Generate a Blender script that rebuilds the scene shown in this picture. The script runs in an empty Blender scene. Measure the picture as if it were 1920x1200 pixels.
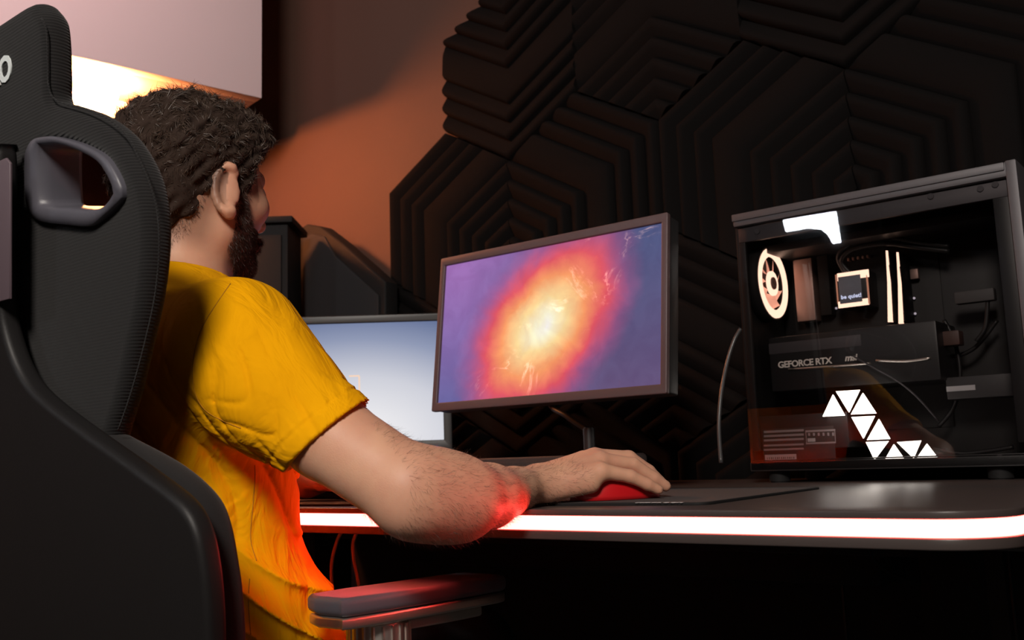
import bpy, bmesh, math, random
import numpy as np
from mathutils import Vector, Matrix
random.seed(7); RNG = np.random.default_rng(7)
SC = bpy.context.scene; COL = SC.collection
# ------------------------------------------------------------------ camera
F = 1833.1; YAW, PITCH, ROLL = .6655, .1422, -.0339
cf = np.array([-math.sin(YAW)*math.cos(PITCH), math.cos(YAW)*math.cos(PITCH), math.sin(PITCH)])
_r0 = np.array([math.cos(YAW), math.sin(YAW), 0]); _u0 = np.cross(_r0, cf)
cr = math.cos(ROLL)*_r0+math.sin(ROLL)*_u0; cu = np.cross(cr, cf)
CAM = np.array([0, 0, .804])
cam = bpy.data.cameras.new('camera'); camo = bpy.data.objects.new('camera', cam); COL.objects.link(camo)
cam.sensor_width = 36; cam.lens = F/1920*36; cam.clip_start = .02
camo.matrix_world = Matrix(((cr[0], cu[0], -cf[0], CAM[0]), (cr[1], cu[1], -cf[1], CAM[1]), (cr[2], cu[2], -cf[2], CAM[2]), (0, 0, 0, 1)))
SC.camera = camo
cam.dof.use_dof = True; cam.dof.focus_distance = 1.2; cam.dof.aperture_fstop = 9
# ------------------------------------------------------------------ world, lights, exposure
SC.view_settings.view_transform = 'Standard'; SC.view_settings.look = 'None'
SC.view_settings.gamma = 1; SC.view_settings.use_curve_mapping = False
SC.view_settings.exposure = 0.0
w = bpy.data.worlds.new('world'); SC.world = w; w.use_nodes = True
w.node_tree.nodes['Background'].inputs[0].default_value = (.55, .48, .5, 1)
w.node_tree.nodes['Background'].inputs[1].default_value = .014
def area(name, loc, target, size, energy, color, sizey=None, spread=180):
    l = bpy.data.lights.new(name, 'AREA'); l.energy = energy; l.color = color; l.size = size
    l.spread = math.radians(spread)
    if sizey: l.shape = 'RECTANGLE'; l.size_y = sizey
    o = bpy.data.objects.new(name, l); COL.objects.link(o); o.location = loc
    o.rotation_euler = (Vector(target)-Vector(loc)).to_track_quat('-Z', 'Y').to_euler(); return o
area('key_light', (.42, -1.2, 2.2), (-.9, .7, .95), .5, 62, (1, .91, .82))
area('ceiling_fill', (-1.2, -.1, 2.2), (-2.2, .8, 2.25), .6, 4.2, (1, .60, .60), spread=70)

def ray(px, py): return cf+cr*((px-960)/F)+cu*((600-py)/F)
def P(px, py, d): return CAM+ray(px, py)*d
def PY(px, py, Y): v = ray(px, py); return CAM+v*(Y/v[1])
def PZ(px, py, Z): v = ray(px, py); return CAM+v*((Z-CAM[2])/v[2])
def PN(px, py, p0, n): v = ray(px, py); return CAM+v*(np.dot(np.array(p0)-CAM, n)/np.dot(v, n))
# ------------------------------------------------------------------ materials
def mat(name, col=(.5, .5, .5), rough=.5, metal=0, spec=.5, emit=None, es=1, sheen=0, coat=0, sss=0, bump=None, var=None, trans=0, alpha=1):
    m = bpy.data.materials.new(name); m.use_nodes = True; nt = m.node_tree; b = nt.nodes['Principled BSDF']
    b.inputs['Base Color'].default_value = (*col, 1); b.inputs['Roughness'].default_value = rough
    b.inputs['Metallic'].default_value = metal; b.inputs['Specular IOR Level'].default_value = spec
    b.inputs['Coat Weight'].default_value = coat; b.inputs['Sheen Weight'].default_value = sheen
    b.inputs['Transmission Weight'].default_value = trans
    if sss:
        b.inputs['Subsurface Weight'].default_value = sss; b.inputs['Subsurface Radius'].default_value = (1, .35, .2); b.inputs['Subsurface Scale'].default_value = .012
    if emit: b.inputs['Emission Color'].default_value = (*emit, 1); b.inputs['Emission Strength'].default_value = es
    tc = nt.nodes.new('ShaderNodeTexCoord')
    if bump:   # (scale xyz, strength, distance, detail)
        mp = nt.nodes.new('ShaderNodeMapping'); mp.inputs['Scale'].default_value = bump[0]
        n = nt.nodes.new('ShaderNodeTexNoise'); n.inputs['Scale'].default_value = 1; n.inputs['Detail'].default_value = bump[3]
        bp = nt.nodes.new('ShaderNodeBump'); bp.inputs['Strength'].default_value = bump[1]; bp.inputs['Distance'].default_value = bump[2]
        nt.links.new(tc.outputs['Object'], mp.inputs[0]); nt.links.new(mp.outputs[0], n.inputs['Vector'])
        nt.links.new(n.outputs[0], bp.inputs['Height']); nt.links.new(bp.outputs[0], b.inputs['Normal'])
    if var:    # (scale, colour2, contrast low, high)
        n = nt.nodes.new('ShaderNodeTexNoise'); n.inputs['Scale'].default_value = var[0]; n.inputs['Detail'].default_value = 5
        cr_ = nt.nodes.new('ShaderNodeValToRGB'); cr_.color_ramp.elements[0].position = var[2]; cr_.color_ramp.elements[1].position = var[3]
        cr_.color_ramp.elements[0].color = (*col, 1); cr_.color_ramp.elements[1].color = (*var[1], 1)
        nt.links.new(tc.outputs['Object'], n.inputs['Vector']); nt.links.new(n.outputs[0], cr_.inputs[0]); nt.links.new(cr_.outputs[0], b.inputs['Base Color'])
    return m
def emat(name, col, s): return mat(name, (0, 0, 0), 1, emit=col, es=s, spec=0)
M = {}
M['wall'] = mat('wall_paint', (.098, .049, .035), .75, bump=((60, 60, 60), .1, .001, 4))
M['wall_dark'] = mat('dark_paint', (.05, .042, .045), .85, bump=((60, 60, 60), .15, .001, 4))
M['floor'] = mat('floor', (.03, .028, .027), .6, var=(6, (.05, .045, .04), .3, .7))
M['white'] = mat('white_board', (.70, .60, .61), .55, bump=((40, 40, 40), .05, .001, 3))
M['foam'] = mat('foam', (.0070, .0060, .0060), 1, spec=.08, bump=((500, 500, 500), .4, .001, 2))
M['desk'] = mat('desk_laminate', (.055, .042, .039), .36, bump=((900, 900, 900), .12, .0003, 2))
M['black'] = mat('black_plastic', (.018, .017, .018), .42, bump=((700, 700, 700), .1, .0003, 2))
M['matte'] = mat('matte_black', (.008, .0075, .008), .75, spec=.3)
M['shell'] = mat('shell_plastic', (.011, .010, .0102), .5, spec=.3, bump=((500, 500, 500), .22, .0004, 2))
M['grey'] = mat('grey_plastic', (.085, .082, .10), .42, bump=((900, 900, 900), .25, .0003, 2))
M['bezel'] = mat('bezel', (.10, .06, .062), .45)
M['case'] = mat('case_metal', (.085, .078, .085), .5, metal=.3)
M['casedark'] = mat('case_inside', (.010, .009, .009), .5)
M['chrome'] = mat('chrome', (.9, .82, .76), .36, metal=1)
M['pad'] = mat('pad_cloth', (.058, .048, .047), .85, bump=((1500, 1500, 1500), .3, .0003, 2))
M['red'] = mat('red_plastic', (.55, .008, .012), .3, coat=.3)
M['text'] = mat('print_grey', (.55, .5, .5), .6, emit=(.5, .45, .45), es=.0)
M['cable'] = mat('cable_white', (.55, .45, .38), .5)
M['copper'] = mat('warm_metal', (.45, .30, .26), .5, metal=.7)
M['strip'] = emat('led_strip', (1, .064, .052), 20)
M['warm'] = emat('rgb_glow', (1, .62, .45), 2.6)
M['warm2'] = emat('rgb_soft', (1, .42, .26), .65)
M['tri'] = emat('reflection_glow', (1, .93, .84), 7)  # emissive shapes standing in for a reflection in the tower glass
M['soft'] = emat('softbox_glow', (.86, .92, 1), 75)
M['lamp'] = emat('lamp_glow', (1, .31, .095), 330)
M['blue'] = emat('blue_led', (.05, .12, 1), 6)
M['digit'] = emat('digit_glow', (1, .70, .52), .95)
M['hair'] = mat('hair_fibre', (.048, .030, .022), .5, spec=.5, var=(60, (.095, .060, .042), .35, .75))
M['hairbase'] = mat('hair_base', (.034, .021, .016), .9, spec=.15)
M['armhair'] = mat('arm_hair', (.05, .022, .014), .5)
M['pants'] = mat('dark_trousers', (.012, .012, .016), .9, bump=((400, 400, 400), .3, .001, 2))
M['shoe'] = mat('dark_shoe', (.02, .02, .02), .6)
def fabric():
    m = mat('black_ribbed_fabric', (.017, .016, .017), .95, spec=.15, sheen=.12); nt = m.node_tree; b = nt.nodes['Principled BSDF']
    tc = nt.nodes.new('ShaderNodeTexCoord'); mp = nt.nodes.new('ShaderNodeMapping'); mp.inputs['Scale'].default_value = (60, 60, 900)
    n = nt.nodes.new('ShaderNodeTexNoise'); n.inputs['Scale'].default_value = 1; n.inputs['Detail'].default_value = 1
    wv = nt.nodes.new('ShaderNodeTexWave'); wv.bands_direction = 'Z'; wv.inputs['Scale'].default_value = 105; wv.inputs['Distortion'].default_value = .6; wv.inputs['Detail'].default_value = 1
    ad = nt.nodes.new('ShaderNodeMath'); ad.operation = 'ADD'
    bp = nt.nodes.new('ShaderNodeBump'); bp.inputs['Strength'].default_value = .4; bp.inputs['Distance'].default_value = .0012
    L = nt.links.new; L(tc.outputs['Object'], mp.inputs[0]); L(mp.outputs[0], n.inputs[0]); L(tc.outputs['Object'], wv.inputs[0])
    L(wv.outputs['Fac'], ad.inputs[0]); L(n.outputs[0], ad.inputs[1]); L(ad.outputs[0], bp.inputs['Height']); L(bp.outputs[0], b.inputs['Normal'])
    cr_ = nt.nodes.new('ShaderNodeValToRGB'); cr_.color_ramp.elements[0].color = (.011, .0105, .011, 1); cr_.color_ramp.elements[1].color = (.019, .018, .018, 1)
    L(wv.outputs['Fac'], cr_.inputs[0]); L(cr_.outputs[0], b.inputs['Base Color']); return m
M['fabric'] = fabric()
M['fabric2'] = mat('black_smooth_fabric', (.017, .016, .0165), .95, spec=.15, sheen=.08, bump=((1200, 1200, 1200), .5, .0006, 2))
M['shirt'] = mat('yellow_jersey', (.88, .40, .001), .9, spec=.08, var=(9, (.82, .36, .001), .3, .7), bump=((1400, 1400, 1400), .25, .0004, 2))
_n = M['shirt'].node_tree; _b = _n.nodes['Principled BSDF']; _old = _b.inputs['Normal'].links[0].from_node
_tc = _n.nodes.new('ShaderNodeTexCoord'); _mp = _n.nodes.new('ShaderNodeMapping'); _mp.inputs['Rotation'].default_value = (.5, .6, .7); _mp.inputs['Scale'].default_value = (11, 26, 11)
_no = _n.nodes.new('ShaderNodeTexNoise'); _no.inputs['Scale'].default_value = 1; _no.inputs['Detail'].default_value = 3; _no.inputs['Distortion'].default_value = 1.6
_bp = _n.nodes.new('ShaderNodeBump'); _bp.inputs['Strength'].default_value = .55; _bp.inputs['Distance'].default_value = .012
_n.links.new(_tc.outputs['Object'], _mp.inputs[0]); _n.links.new(_mp.outputs[0], _no.inputs['Vector']); _n.links.new(_no.outputs[0], _bp.inputs['Height']); _n.links.new(_bp.outputs[0], _old.inputs['Normal'])
M['skin'] = mat('skin', (.68, .37, .24), .5, spec=.4, sss=.12, var=(28, (.62, .30, .20), .3, .72), bump=((700, 700, 700), .25, .0006, 3))
# ------------------------------------------------------------------ object helpers
def link(o, parent=None):
    COL.objects.link(o)
    if parent is not None: o.parent = parent; o.matrix_parent_inverse = parent.matrix_world.inverted()
    return o
def tag(o, label=None, cat=None, group=None, kind=None):
    if label: o['label'] = label
    if cat: o['category'] = cat
    if group: o['group'] = group
    if kind: o['kind'] = kind
    return o
def thing(name, label, cat, loc=(0, 0, 0), rz=0, group=None):
    o = bpy.data.objects.new(name, None); COL.objects.link(o); o.empty_display_size = .05
    o.matrix_world = Matrix.Translation(Vector(loc)) @ Matrix.Rotation(rz, 4, 'Z'); o.location = loc; o.rotation_euler = (0, 0, rz)
    return tag(o, label, cat, group)
def raw(name, V, Fc, m, parent=None, smooth=False):
    me = bpy.data.meshes.new(name); me.from_pydata([tuple(v) for v in V], [], [tuple(int(i) for i in f) for f in Fc]); me.update()
    if m: me.materials.append(m)
    if smooth: me.polygons.foreach_set('use_smooth', [True]*len(me.polygons))
    return link(bpy.data.objects.new(name, me), parent)
def bmo(name, bm, m, parent=None, smooth=False, ang=40):
    me = bpy.data.meshes.new(name); bmesh.ops.recalc_face_normals(bm, faces=bm.faces)
    if smooth:
        for f in bm.faces: f.smooth = True
        for e in bm.edges:
            if len(e.link_faces) == 2 and e.calc_face_angle(0) > math.radians(ang): e.smooth = False
    bm.to_mesh(me); bm.free(); me.materials.append(m)
    return link(bpy.data.objects.new(name, me), parent)
def addbox(bm, c, s, bev=0, T=None, seg=2):
    g = bmesh.ops.create_cube(bm, size=1); vs = g['verts']
    for v in vs: v.co = Vector((v.co.x*s[0], v.co.y*s[1], v.co.z*s[2]))
    if bev:
        es = list({e for v in vs for e in v.link_edges})
        r = bmesh.ops.bevel(bm, geom=es, offset=bev, segments=seg, affect='EDGES', profile=.6)
        vs = list({v for f in r['faces'] for v in f.verts} | {v for v in vs if v.is_valid})
    for v in vs:
        v.co = v.co+Vector(c)
        if T: v.co = T @ v.co
    return vs
def box(name, c, s, m, parent=None, bev=.001, T=None):
    bm = bmesh.new(); addbox(bm, c, s, bev, T); return bmo(name, bm, m, parent, bev > 0)
def boxmm(name, a, b, m, parent=None, bev=.001):
    a = np.array(a); b = np.array(b); return box(name, (a+b)/2, np.abs(b-a), m, parent, bev)
def cyl(name, a, b, r, m, parent=None, r2=None, seg=32, bev=0):
    a = Vector(a); b = Vector(b); d = b-a; bm = bmesh.new()
    bmesh.ops.create_cone(bm, cap_ends=True, segments=seg, radius1=r, radius2=r if r2 is None else r2, depth=d.length)
    if bev:
        es = [e for e in bm.edges if len(e.link_faces) == 2 and e.calc_face_angle(0) > 1]
        bmesh.ops.bevel(bm, geom=es, offset=bev, segments=2, affect='EDGES')
    T = Matrix.Translation((a+b)/2) @ d.to_track_quat('Z', 'Y').to_matrix().to_4x4(); bm.transform(T)
    return bmo(name, bm, m, parent, True)
def crom(pts, n=6, closed=False):
    pts = [np.array(p, float) for p in pts]; N = len(pts); out = []
    rng = range(N if closed else N-1)
    for i in rng:
        if closed: a, b, c, d = pts[(i-1) % N], pts[i], pts[(i+1) % N], pts[(i+2) % N]
        else: a, b, c, d = pts[max(i-1, 0)], pts[i], pts[i+1], pts[min(i+2, N-1)]
        for k in range(n):
            t = k/n; out.append(.5*((2*b)+(-a+c)*t+(2*a-5*b+4*c-d)*t*t+(-a+3*b-3*c+d)*t**3))
    if not closed: out.append(pts[-1])
    return out
def tube(name, pts, r, m, parent=None, n=6, seg=10, smooth=True):
    pts = crom(pts, n) if n > 1 else [np.array(p, float) for p in pts]
    V = []; Fc = []; up = np.array([.13, .21, .97])
    for i, p in enumerate(pts):
        t = pts[min(i+1, len(pts)-1)]-pts[max(i-1, 0)]; t = t/np.linalg.norm(t)
        a = np.cross(t, up); a /= np.linalg.norm(a); b = np.cross(t, a)
        for k in range(seg): th = 2*math.pi*k/seg; V.append(p+r*(a*math.cos(th)+b*math.sin(th)))
    for i in range(len(pts)-1):
        for k in range(seg): q = (k+1) % seg; Fc.append((i*seg+k, i*seg+q, (i+1)*seg+q, (i+1)*seg+k))
    Fc.append(tuple(range(seg-1, -1, -1))); Fc.append(tuple((len(pts)-1)*seg+k for k in range(seg)))
    return raw(name, V, Fc, m, parent, smooth)
def plate(name, loops, thick, bev, T, m, parent=None, res=2):
    """rounded plate: 2D loops in a local plane, thickness along the local z, laid out by T"""
    c = bpy.data.curves.new(name, 'CURVE'); c.dimensions = '2D'; c.fill_mode = 'BOTH'
    c.extrude = max(thick/2-bev, 1e-4); c.bevel_depth = bev; c.bevel_resolution = res; c.offset = -bev
    for lp in loops:
        lp = [p for i, p in enumerate(lp) if math.hypot(p[0]-lp[i-1][0], p[1]-lp[i-1][1]) > 2e-4]
        s = c.splines.new('POLY'); s.points.add(len(lp)-1); s.use_cyclic_u = True
        for i, p in enumerate(lp): s.points[i].co = (p[0], p[1], 0, 1)
    o = bpy.data.objects.new('tmp', c); COL.objects.link(o); dg = bpy.context.evaluated_depsgraph_get()
    me = bpy.data.meshes.new_from_object(o.evaluated_get(dg)); bpy.data.objects.remove(o); bpy.data.curves.remove(c)
    bm = bmesh.new(); bm.from_mesh(me); bpy.data.meshes.remove(me); bmesh.ops.remove_doubles(bm, verts=bm.verts, dist=1e-5); bm.transform(T)
    return bmo(name, bm, m, parent, True, 50)
def slab(name, loops, thick, bev, T, m, parent=None, res=4):
    """rounded plate built ring by ring, with holes; loops are smooth outlines, the first one is the outer"""
    bm = bmesh.new(); mids = {0: [], 1: []}
    for li_, lp in enumerate(loops):
        lp = [p for i, p in enumerate(lp) if math.hypot(p[0]-lp[i-1][0], p[1]-lp[i-1][1]) > 3e-4]; q = np.array(lp, float); N_ = len(q)
        ar = .5*np.sum(q[:, 0]*np.roll(q[:, 1], -1)-np.roll(q[:, 0], -1)*q[:, 1])
        if ar < 0: q = q[::-1]
        t_ = np.roll(q, -1, 0)-np.roll(q, 1, 0); t_ /= np.linalg.norm(t_, axis=1)[:, None]+1e-9; nrm = np.stack([-t_[:, 1], t_[:, 0]], 1)*(1 if li_ == 0 else -1)
        rings = []
        for k in range(res+1):
            a = math.pi/2*k/res; rings.append((bev*(1-math.sin(a)), -(thick/2-bev)-bev*math.cos(a)))
        rings += [(i_, -z_) for i_, z_ in reversed(rings)]
        vr = [[bm.verts.new((*(q[i]+nrm[i]*i_), z_)) for i in range(N_)] for i_, z_ in rings]
        for a, b in zip(vr[:-1], vr[1:]):
            for i in range(N_): j = (i+1) % N_; bm.faces.new((a[i], a[j], b[j], b[i]))
        for side, r_ in ((0, vr[0]), (1, vr[-1])):
            mids[side] += [bm.edges.get((r_[i], r_[(i+1) % N_])) for i in range(N_)]
    for side in (0, 1): bmesh.ops.triangle_fill(bm, edges=mids[side], use_beauty=True, use_dissolve=False, normal=(0, 0, 1))
    bm.transform(T); return bmo(name, bm, m, parent, True, 50)
def frameT(o, x, y):   # matrix from origin, x axis, y axis
    x = Vector(x).normalized(); z = x.cross(Vector(y)).normalized(); y = z.cross(x)
    return Matrix(((x.x, y.x, z.x, o[0]), (x.y, y.y, z.y, o[1]), (x.z, y.z, z.z, o[2]), (0, 0, 0, 1)))
def text(name, s, size, T, m, parent=None, ext=.0004, shear=0, space=1, bold=0):
    c = bpy.data.curves.new(name, 'FONT'); c.body = s; c.size = size; c.extrude = ext; c.shear = shear; c.space_character = space; c.offset = bold; c.resolution_u = 3
    o = bpy.data.objects.new('tmp', c); COL.objects.link(o); dg = bpy.context.evaluated_depsgraph_get()
    me = bpy.data.meshes.new_from_object(o.evaluated_get(dg)); bpy.data.objects.remove(o); bpy.data.curves.remove(c)
    me.transform(T); me.materials.clear(); me.materials.append(m); me.name = name
    return link(bpy.data.objects.new(name, me), parent)
def rrect(w_, h_, r, n=5):
    out = []
    for cx, cy, a0 in ((w_/2-r, h_/2-r, 0), (-w_/2+r, h_/2-r, 90), (-w_/2+r, -h_/2+r, 180), (w_/2-r, -h_/2+r, 270)):
        for k in range(n+1): a = math.radians(a0+90*k/n); out.append((cx+r*math.cos(a), cy+r*math.sin(a)))
    return out
# ------------------------------------------------------------------ room shell
def struct(o): o['kind'] = 'structure'; return o
RX0, RX1, RY0, RY1, RH = -3.3, 1.7, -3.0, 1.93, 2.65
struct(boxmm('floor', (RX0-.1, RY0-.1, -.08), (RX1+.1, RY1+.1, 0), M['floor'], bev=0))
struct(boxmm('ceiling', (RX0-.1, RY0-.1, RH), (RX1+.1, RY1+.1, RH+.08), M['wall_dark'], bev=0))
wall_back = struct(boxmm('wall_back', (RX0-.1, RY1, 0), (RX1+.1, RY1+.1, RH), M['wall'], bev=0))
struct(boxmm('wall_left', (RX0-.1, RY0, 0), (RX0, RY1, RH), M['wall'], bev=0))
struct(boxmm('wall_right', (RX1, RY0, 0), (RX1+.1, RY1, RH), M['wall_dark'], bev=0))
struct(boxmm('wall_front', (RX0, RY0-.1, 0), (RX1, RY0, RH), M['wall_dark'], bev=0))
struct(boxmm('baseboard_back', (RX0, RY1-.015, 0), (RX1, RY1, .07), M['wall_dark'], bev=.002))
# ------------------------------------------------------------------ acoustic foam panels: pointy-top hexagons cut by folded ridges
S = .247; W3 = S*math.sqrt(3)/2; HX, HZ, WY = -1.8955, 1.553, 1.869
def foam_mesh(ang, seed):
    """hexagon with nine nested ridges that fold at the diagonal through the vertex at angle ang"""
    rnd = random.Random(seed); ap = W3-.0012
    hexv = [Vector((math.cos(math.radians(30+60*k))*(S-.0014), 0, math.sin(math.radians(30+60*k))*(S-.0014))) for k in range(6)]
    c = Vector((math.cos(math.radians(ang)), 0, math.sin(math.radians(ang))))
    # profile levels measured from the outer edge inwards: four ridges, a flat, then ridges on
    lv = []; x = 0.0; pitch = .0425
    seq = [1, 1, 1, 0, 1, 1, 1, 1, 1, 1, 1]
    for q in seq:
        if q:
            lv += [(x, .022), (x+.003, .010), (x+.008, .002), (x+.014, .000), (x+.024, .006), (x+pitch-.0012, .020)]; x += pitch
        else:
            lv += [(x, .022), (x+.003, .010), (x+.009, .004), (x+.045, .006), (x+.060, .008), (x+.0825, .019)]; x += .084
    bm = bmesh.new()
    n1 = Vector((math.cos(math.radians(ang-30)), 0, math.sin(math.radians(ang-30)))); n2 = Vector((math.cos(math.radians(ang+30)), 0, math.sin(math.radians(ang+30))))
    for n, keep in ((n1, -1), (n2, 1)):
        b2 = bmesh.new(); f = b2.faces.new([b2.verts.new(v) for v in hexv])
        side = Vector((-c.z, 0, c.x))*keep
        bmesh.ops.bisect_plane(b2, geom=b2.verts[:]+b2.edges[:]+b2.faces[:], plane_co=(0, 0, 0), plane_no=side, clear_inner=True)
        for d, h in lv[1:]:
            if ap-d < -S: break
            bmesh.ops.bisect_plane(b2, geom=b2.verts[:]+b2.edges[:]+b2.faces[:], plane_co=n*(ap-d), plane_no=n, dist=1e-6)
        ds = [a for a, _ in lv]; hs = [b for _, b in lv]
        for v in b2.verts: v.co.y = float(np.interp(ap-v.co.dot(n), ds, hs))
        me = bpy.data.meshes.new('t'); b2.to_mesh(me); b2.free(); bm.from_mesh(me); bpy.data.meshes.remove(me)
    bmesh.ops.remove_doubles(bm, verts=bm.verts, dist=2e-5)
    # side walls back to the wall
    bed = [e for e in bm.edges if e.is_boundary]
    r = bmesh.ops.extrude_edge_only(bm, edges=bed)
    for v in [g for g in r['geom'] if isinstance(g, bmesh.types.BMVert)]: v.co.y = .058
    for f in bm.faces: f.smooth = True
    for e in bm.edges:
        if len(e.link_faces) == 2 and e.calc_face_angle(0) > .9: e.smooth = False
    bmesh.ops.recalc_face_normals(bm, faces=bm.faces)
    me = bpy.data.meshes.new('acoustic_panel'); bm.to_mesh(me); bm.free(); me.materials.append(M['foam']); return me
FM = {a: foam_mesh(a, a) for a in (150, 30, 270, 90)}
def foam(j, row, ang):
    z = {2: HZ+2.5*S, 1: HZ+S, 0: HZ-.5*S, -1: HZ-2*S, -2: HZ-3.5*S, -3: HZ-5*S}[row]
    x = HX+(2*j+(1 if row % 2 == 0 else 0))*W3+(2*W3 if row == 1 else 0)
    o = bpy.data.objects.new('acoustic_panel', FM[ang]); o.location = (x, WY, z); link(o, wall_back)
for j in range(0, 6): foam(j, 0, 150 if j % 2 == 0 else 30)
for j in range(0, 5): foam(j, 1, 270 if j % 2 == 0 else 90)
for j in range(1, 6): foam(j, 2, 150 if j % 2 == 0 else 30)
for j in range(0, 6): foam(j, -1, 270 if j % 2 else 90)
for j in range(0, 6): foam(j, -2, 150 if j % 2 == 0 else 30)
# ------------------------------------------------------------------ white bulkhead with a lit lower band, and the lamp under it
a1 = P(491, 185, 2.72); zb = float(a1[2]); a0 = PZ(135, 105, zb); a1[2] = zb
dirb = (a1-a0)/np.linalg.norm(a1-a0); a0 = a1-dirb*2.2; nb = np.array([dirb[1], -dirb[0], 0])
bt = thing('bulkhead', 'white boxed bulkhead high at the left with an orange-lit lower band', 'bulkhead', (a1[0], a1[1], zb))
Tb = frameT(a1, dirb, (0, 0, 1))
box('fascia', (-1.1, (RH-zb)/2-.0, -.02), (2.2, RH-zb-.002, .04), M['white'], bt, .003, Tb)
box('underside', (-1.1, .012, -.14), (2.2, .02, .195), M['white'], bt, .002, Tb)
hb = np.array(Tb.to_3x3() @ Vector((0, 0, 1))); 
bpts = [PN(px, py, np.array(a1)-hb*.24, hb) for px, py in ((493, 241), (493, 175), (60, 80), (60, 300))]; Ti_ = Tb.inverted()
bl2 = [(lambda l: (l.x, l.y))(Ti_ @ Vector(p)) for p in bpts]; bl2[1] = (bl2[1][0], .03); bl2[2] = (bl2[2][0]-.6, .03); bl2[3] = (bl2[3][0]-.6, bl2[3][1])
plate('lower_band', [bl2], .03, .002, Tb @ Matrix.Translation((0, 0, -.256)), M['white'], bt)
lp = np.array(PN(180, 172, np.array(a1)-hb*.12, hb))
lt = thing('spot_lamp', 'glowing orange lamp hanging under the white bulkhead, behind the chair headrest', 'lamp', lp)
bm = bmesh.new(); bmesh.ops.create_uvsphere(bm, u_segments=24, v_segments=16, radius=.055); bm.transform(Matrix.Translation(lp)); bmo('globe', bm, M['lamp'], lt, True)
cyl('stem', lp+np.array([0, 0, .026]), (lp[0], lp[1], zb-.0), .006, M['black'], lt)
# ------------------------------------------------------------------ black cabinet at the left end of the desk
cc = P(497, 500, 2.62); az = math.radians(38)
Tc = Matrix.Translation((cc[0], cc[1], 0)) @ Matrix.Rotation(az, 4, 'Z'); ctop = P(500, 402, 2.55)[2]
ct = thing('tall_cabinet', 'black tall cabinet with a lipped top against the orange wall', 'cabinet', (cc[0], cc[1], 0), az)
box('carcass', (-.05, .02, (ctop-.02)/2), (.25, .16, ctop-.022), M['matte'], ct, .004, Tc)
box('top', (-.05, .02, ctop-.01), (.28, .19, .018), M['matte'], ct, .004, Tc)
box('door', (-.05, -.064, ctop/2), (.22, .008, ctop-.10), M['matte'], ct, .003, Tc)
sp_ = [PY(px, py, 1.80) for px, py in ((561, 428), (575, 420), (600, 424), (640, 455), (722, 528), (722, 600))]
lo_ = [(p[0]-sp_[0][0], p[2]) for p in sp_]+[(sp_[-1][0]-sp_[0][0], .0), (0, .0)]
dark_block = thing('speaker', 'dark grey block with a sloping top, added beside the tall cabinet', 'speaker', (sp_[0][0]+.15, 1.83, 0))  # no real speaker: block added to fill the dark sloping patch by the cabinet
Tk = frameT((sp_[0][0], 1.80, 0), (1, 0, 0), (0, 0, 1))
plate('block_body', [lo_], .05, .006, Tk @ Matrix.Translation((0, 0, -.025)), M['matte'], dark_block)
g_ = np.mean(lo_, axis=0); plate('block_face', [[(x+(.025 if x < g_[0] else -.02), max(y-.035, .05)) for x, y in lo_]], .008, .003, Tk @ Matrix.Translation((0, 0, .004)), mat('block_face_grey', (.020, .019, .021), .9), dark_block)
# ------------------------------------------------------------------ desk
DX0, DX1, DY0, DY1, DZ = -1.86, -.185, .868, 1.86, .75
dt = thing('desk', 'wide black gaming desk with a glowing light strip along its front edge', 'desk', ((DX0+DX1)/2, (DY0+DY1)/2, 0))
def desk_loop(ins=0, r=.065):
    w_, h_ = DX1-DX0-2*ins, DY1-DY0-2*ins; return rrect(w_, h_, max(r-ins, .01), 10)
Tdk = Matrix.Translation(((DX0+DX1)/2, (DY0+DY1)/2, DZ-.0035))
plate('desktop', [desk_loop(0)], .007, .0012, Tdk, M['desk'], dt)
lo = desk_loop(.001); li = desk_loop(.012, .065)
yb = (DY1-DY0)/2-.09
loU = [(-(DX1-DX0)/2+.001, yb)]+sorted([p for p in lo if p[1] < yb], key=lambda p: p[0])+[((DX1-DX0)/2-.001, yb)]
liU = [((DX1-DX0)/2-.012, yb)]+sorted([p for p in li if p[1] < yb], key=lambda p: -p[0])+[(-(DX1-DX0)/2+.012, yb)]
plate('light_strip', [loU+liU], .0150, .0015, Matrix.Translation(((DX0+DX1)/2, (DY0+DY1)/2, DZ-.0148)), M['strip'], dt)
plate('core', [desk_loop(.0125)], .0150, .001, Matrix.Translation(((DX0+DX1)/2, (DY0+DY1)/2, DZ-.0148)), M['matte'], dt)
plate('underside', [desk_loop(.0005)], .010, .0015, Matrix.Translation(((DX0+DX1)/2, (DY0+DY1)/2, DZ-.0276)), M['desk'], dt)
boxmm('crossbeam', (DX0+.2, 1.35, .66), (DX1-.2, 1.41, .717), M['matte'], dt, .003)
for x in (DX0+.25, DX1-.17):
    boxmm('leg', (x-.04, 1.33, .03), (x+.04, 1.43, .717), M['matte'], dt, .004)
    boxmm('foot', (x-.035, 1.0, 0), (x+.035, 1.78, .03), M['matte'], dt, .006)
boxmm('modesty_panel', (DX0+.05, 1.66, .12), (DX1-.03, 1.675, .715), M['matte'], dt, .002)
for x_ in (-.62, -.36): boxmm('panel_joint_strip', (x_, 1.655, .13), (x_+.004, 1.66, .70), M['black'], dt, .001)
boxmm('cable_tray', (-1.5, 1.5, .60), (-.5, 1.62, .66), M['matte'], dt, .004)
# strip controller at the right end, with scribbled white print
cx = PY(1898, 990, .96)
bxc = boxmm('strip_controller', (cx[0]-.06, .955, cx[2]-.02), (cx[0]+.03, 1.02, .717), M['black'], dt, .003)
for k in range(5):
    a = PY(1882+k*8, 985+(k % 2)*5, .953); b = PY(1886+k*8, 996-(k % 3)*6, .953); c = PY(1891+k*8, 988+(k % 2)*6, .953)
    tube('print_stroke', [a, b, c], .0006, M['text'], bxc, 3, 5)
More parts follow.
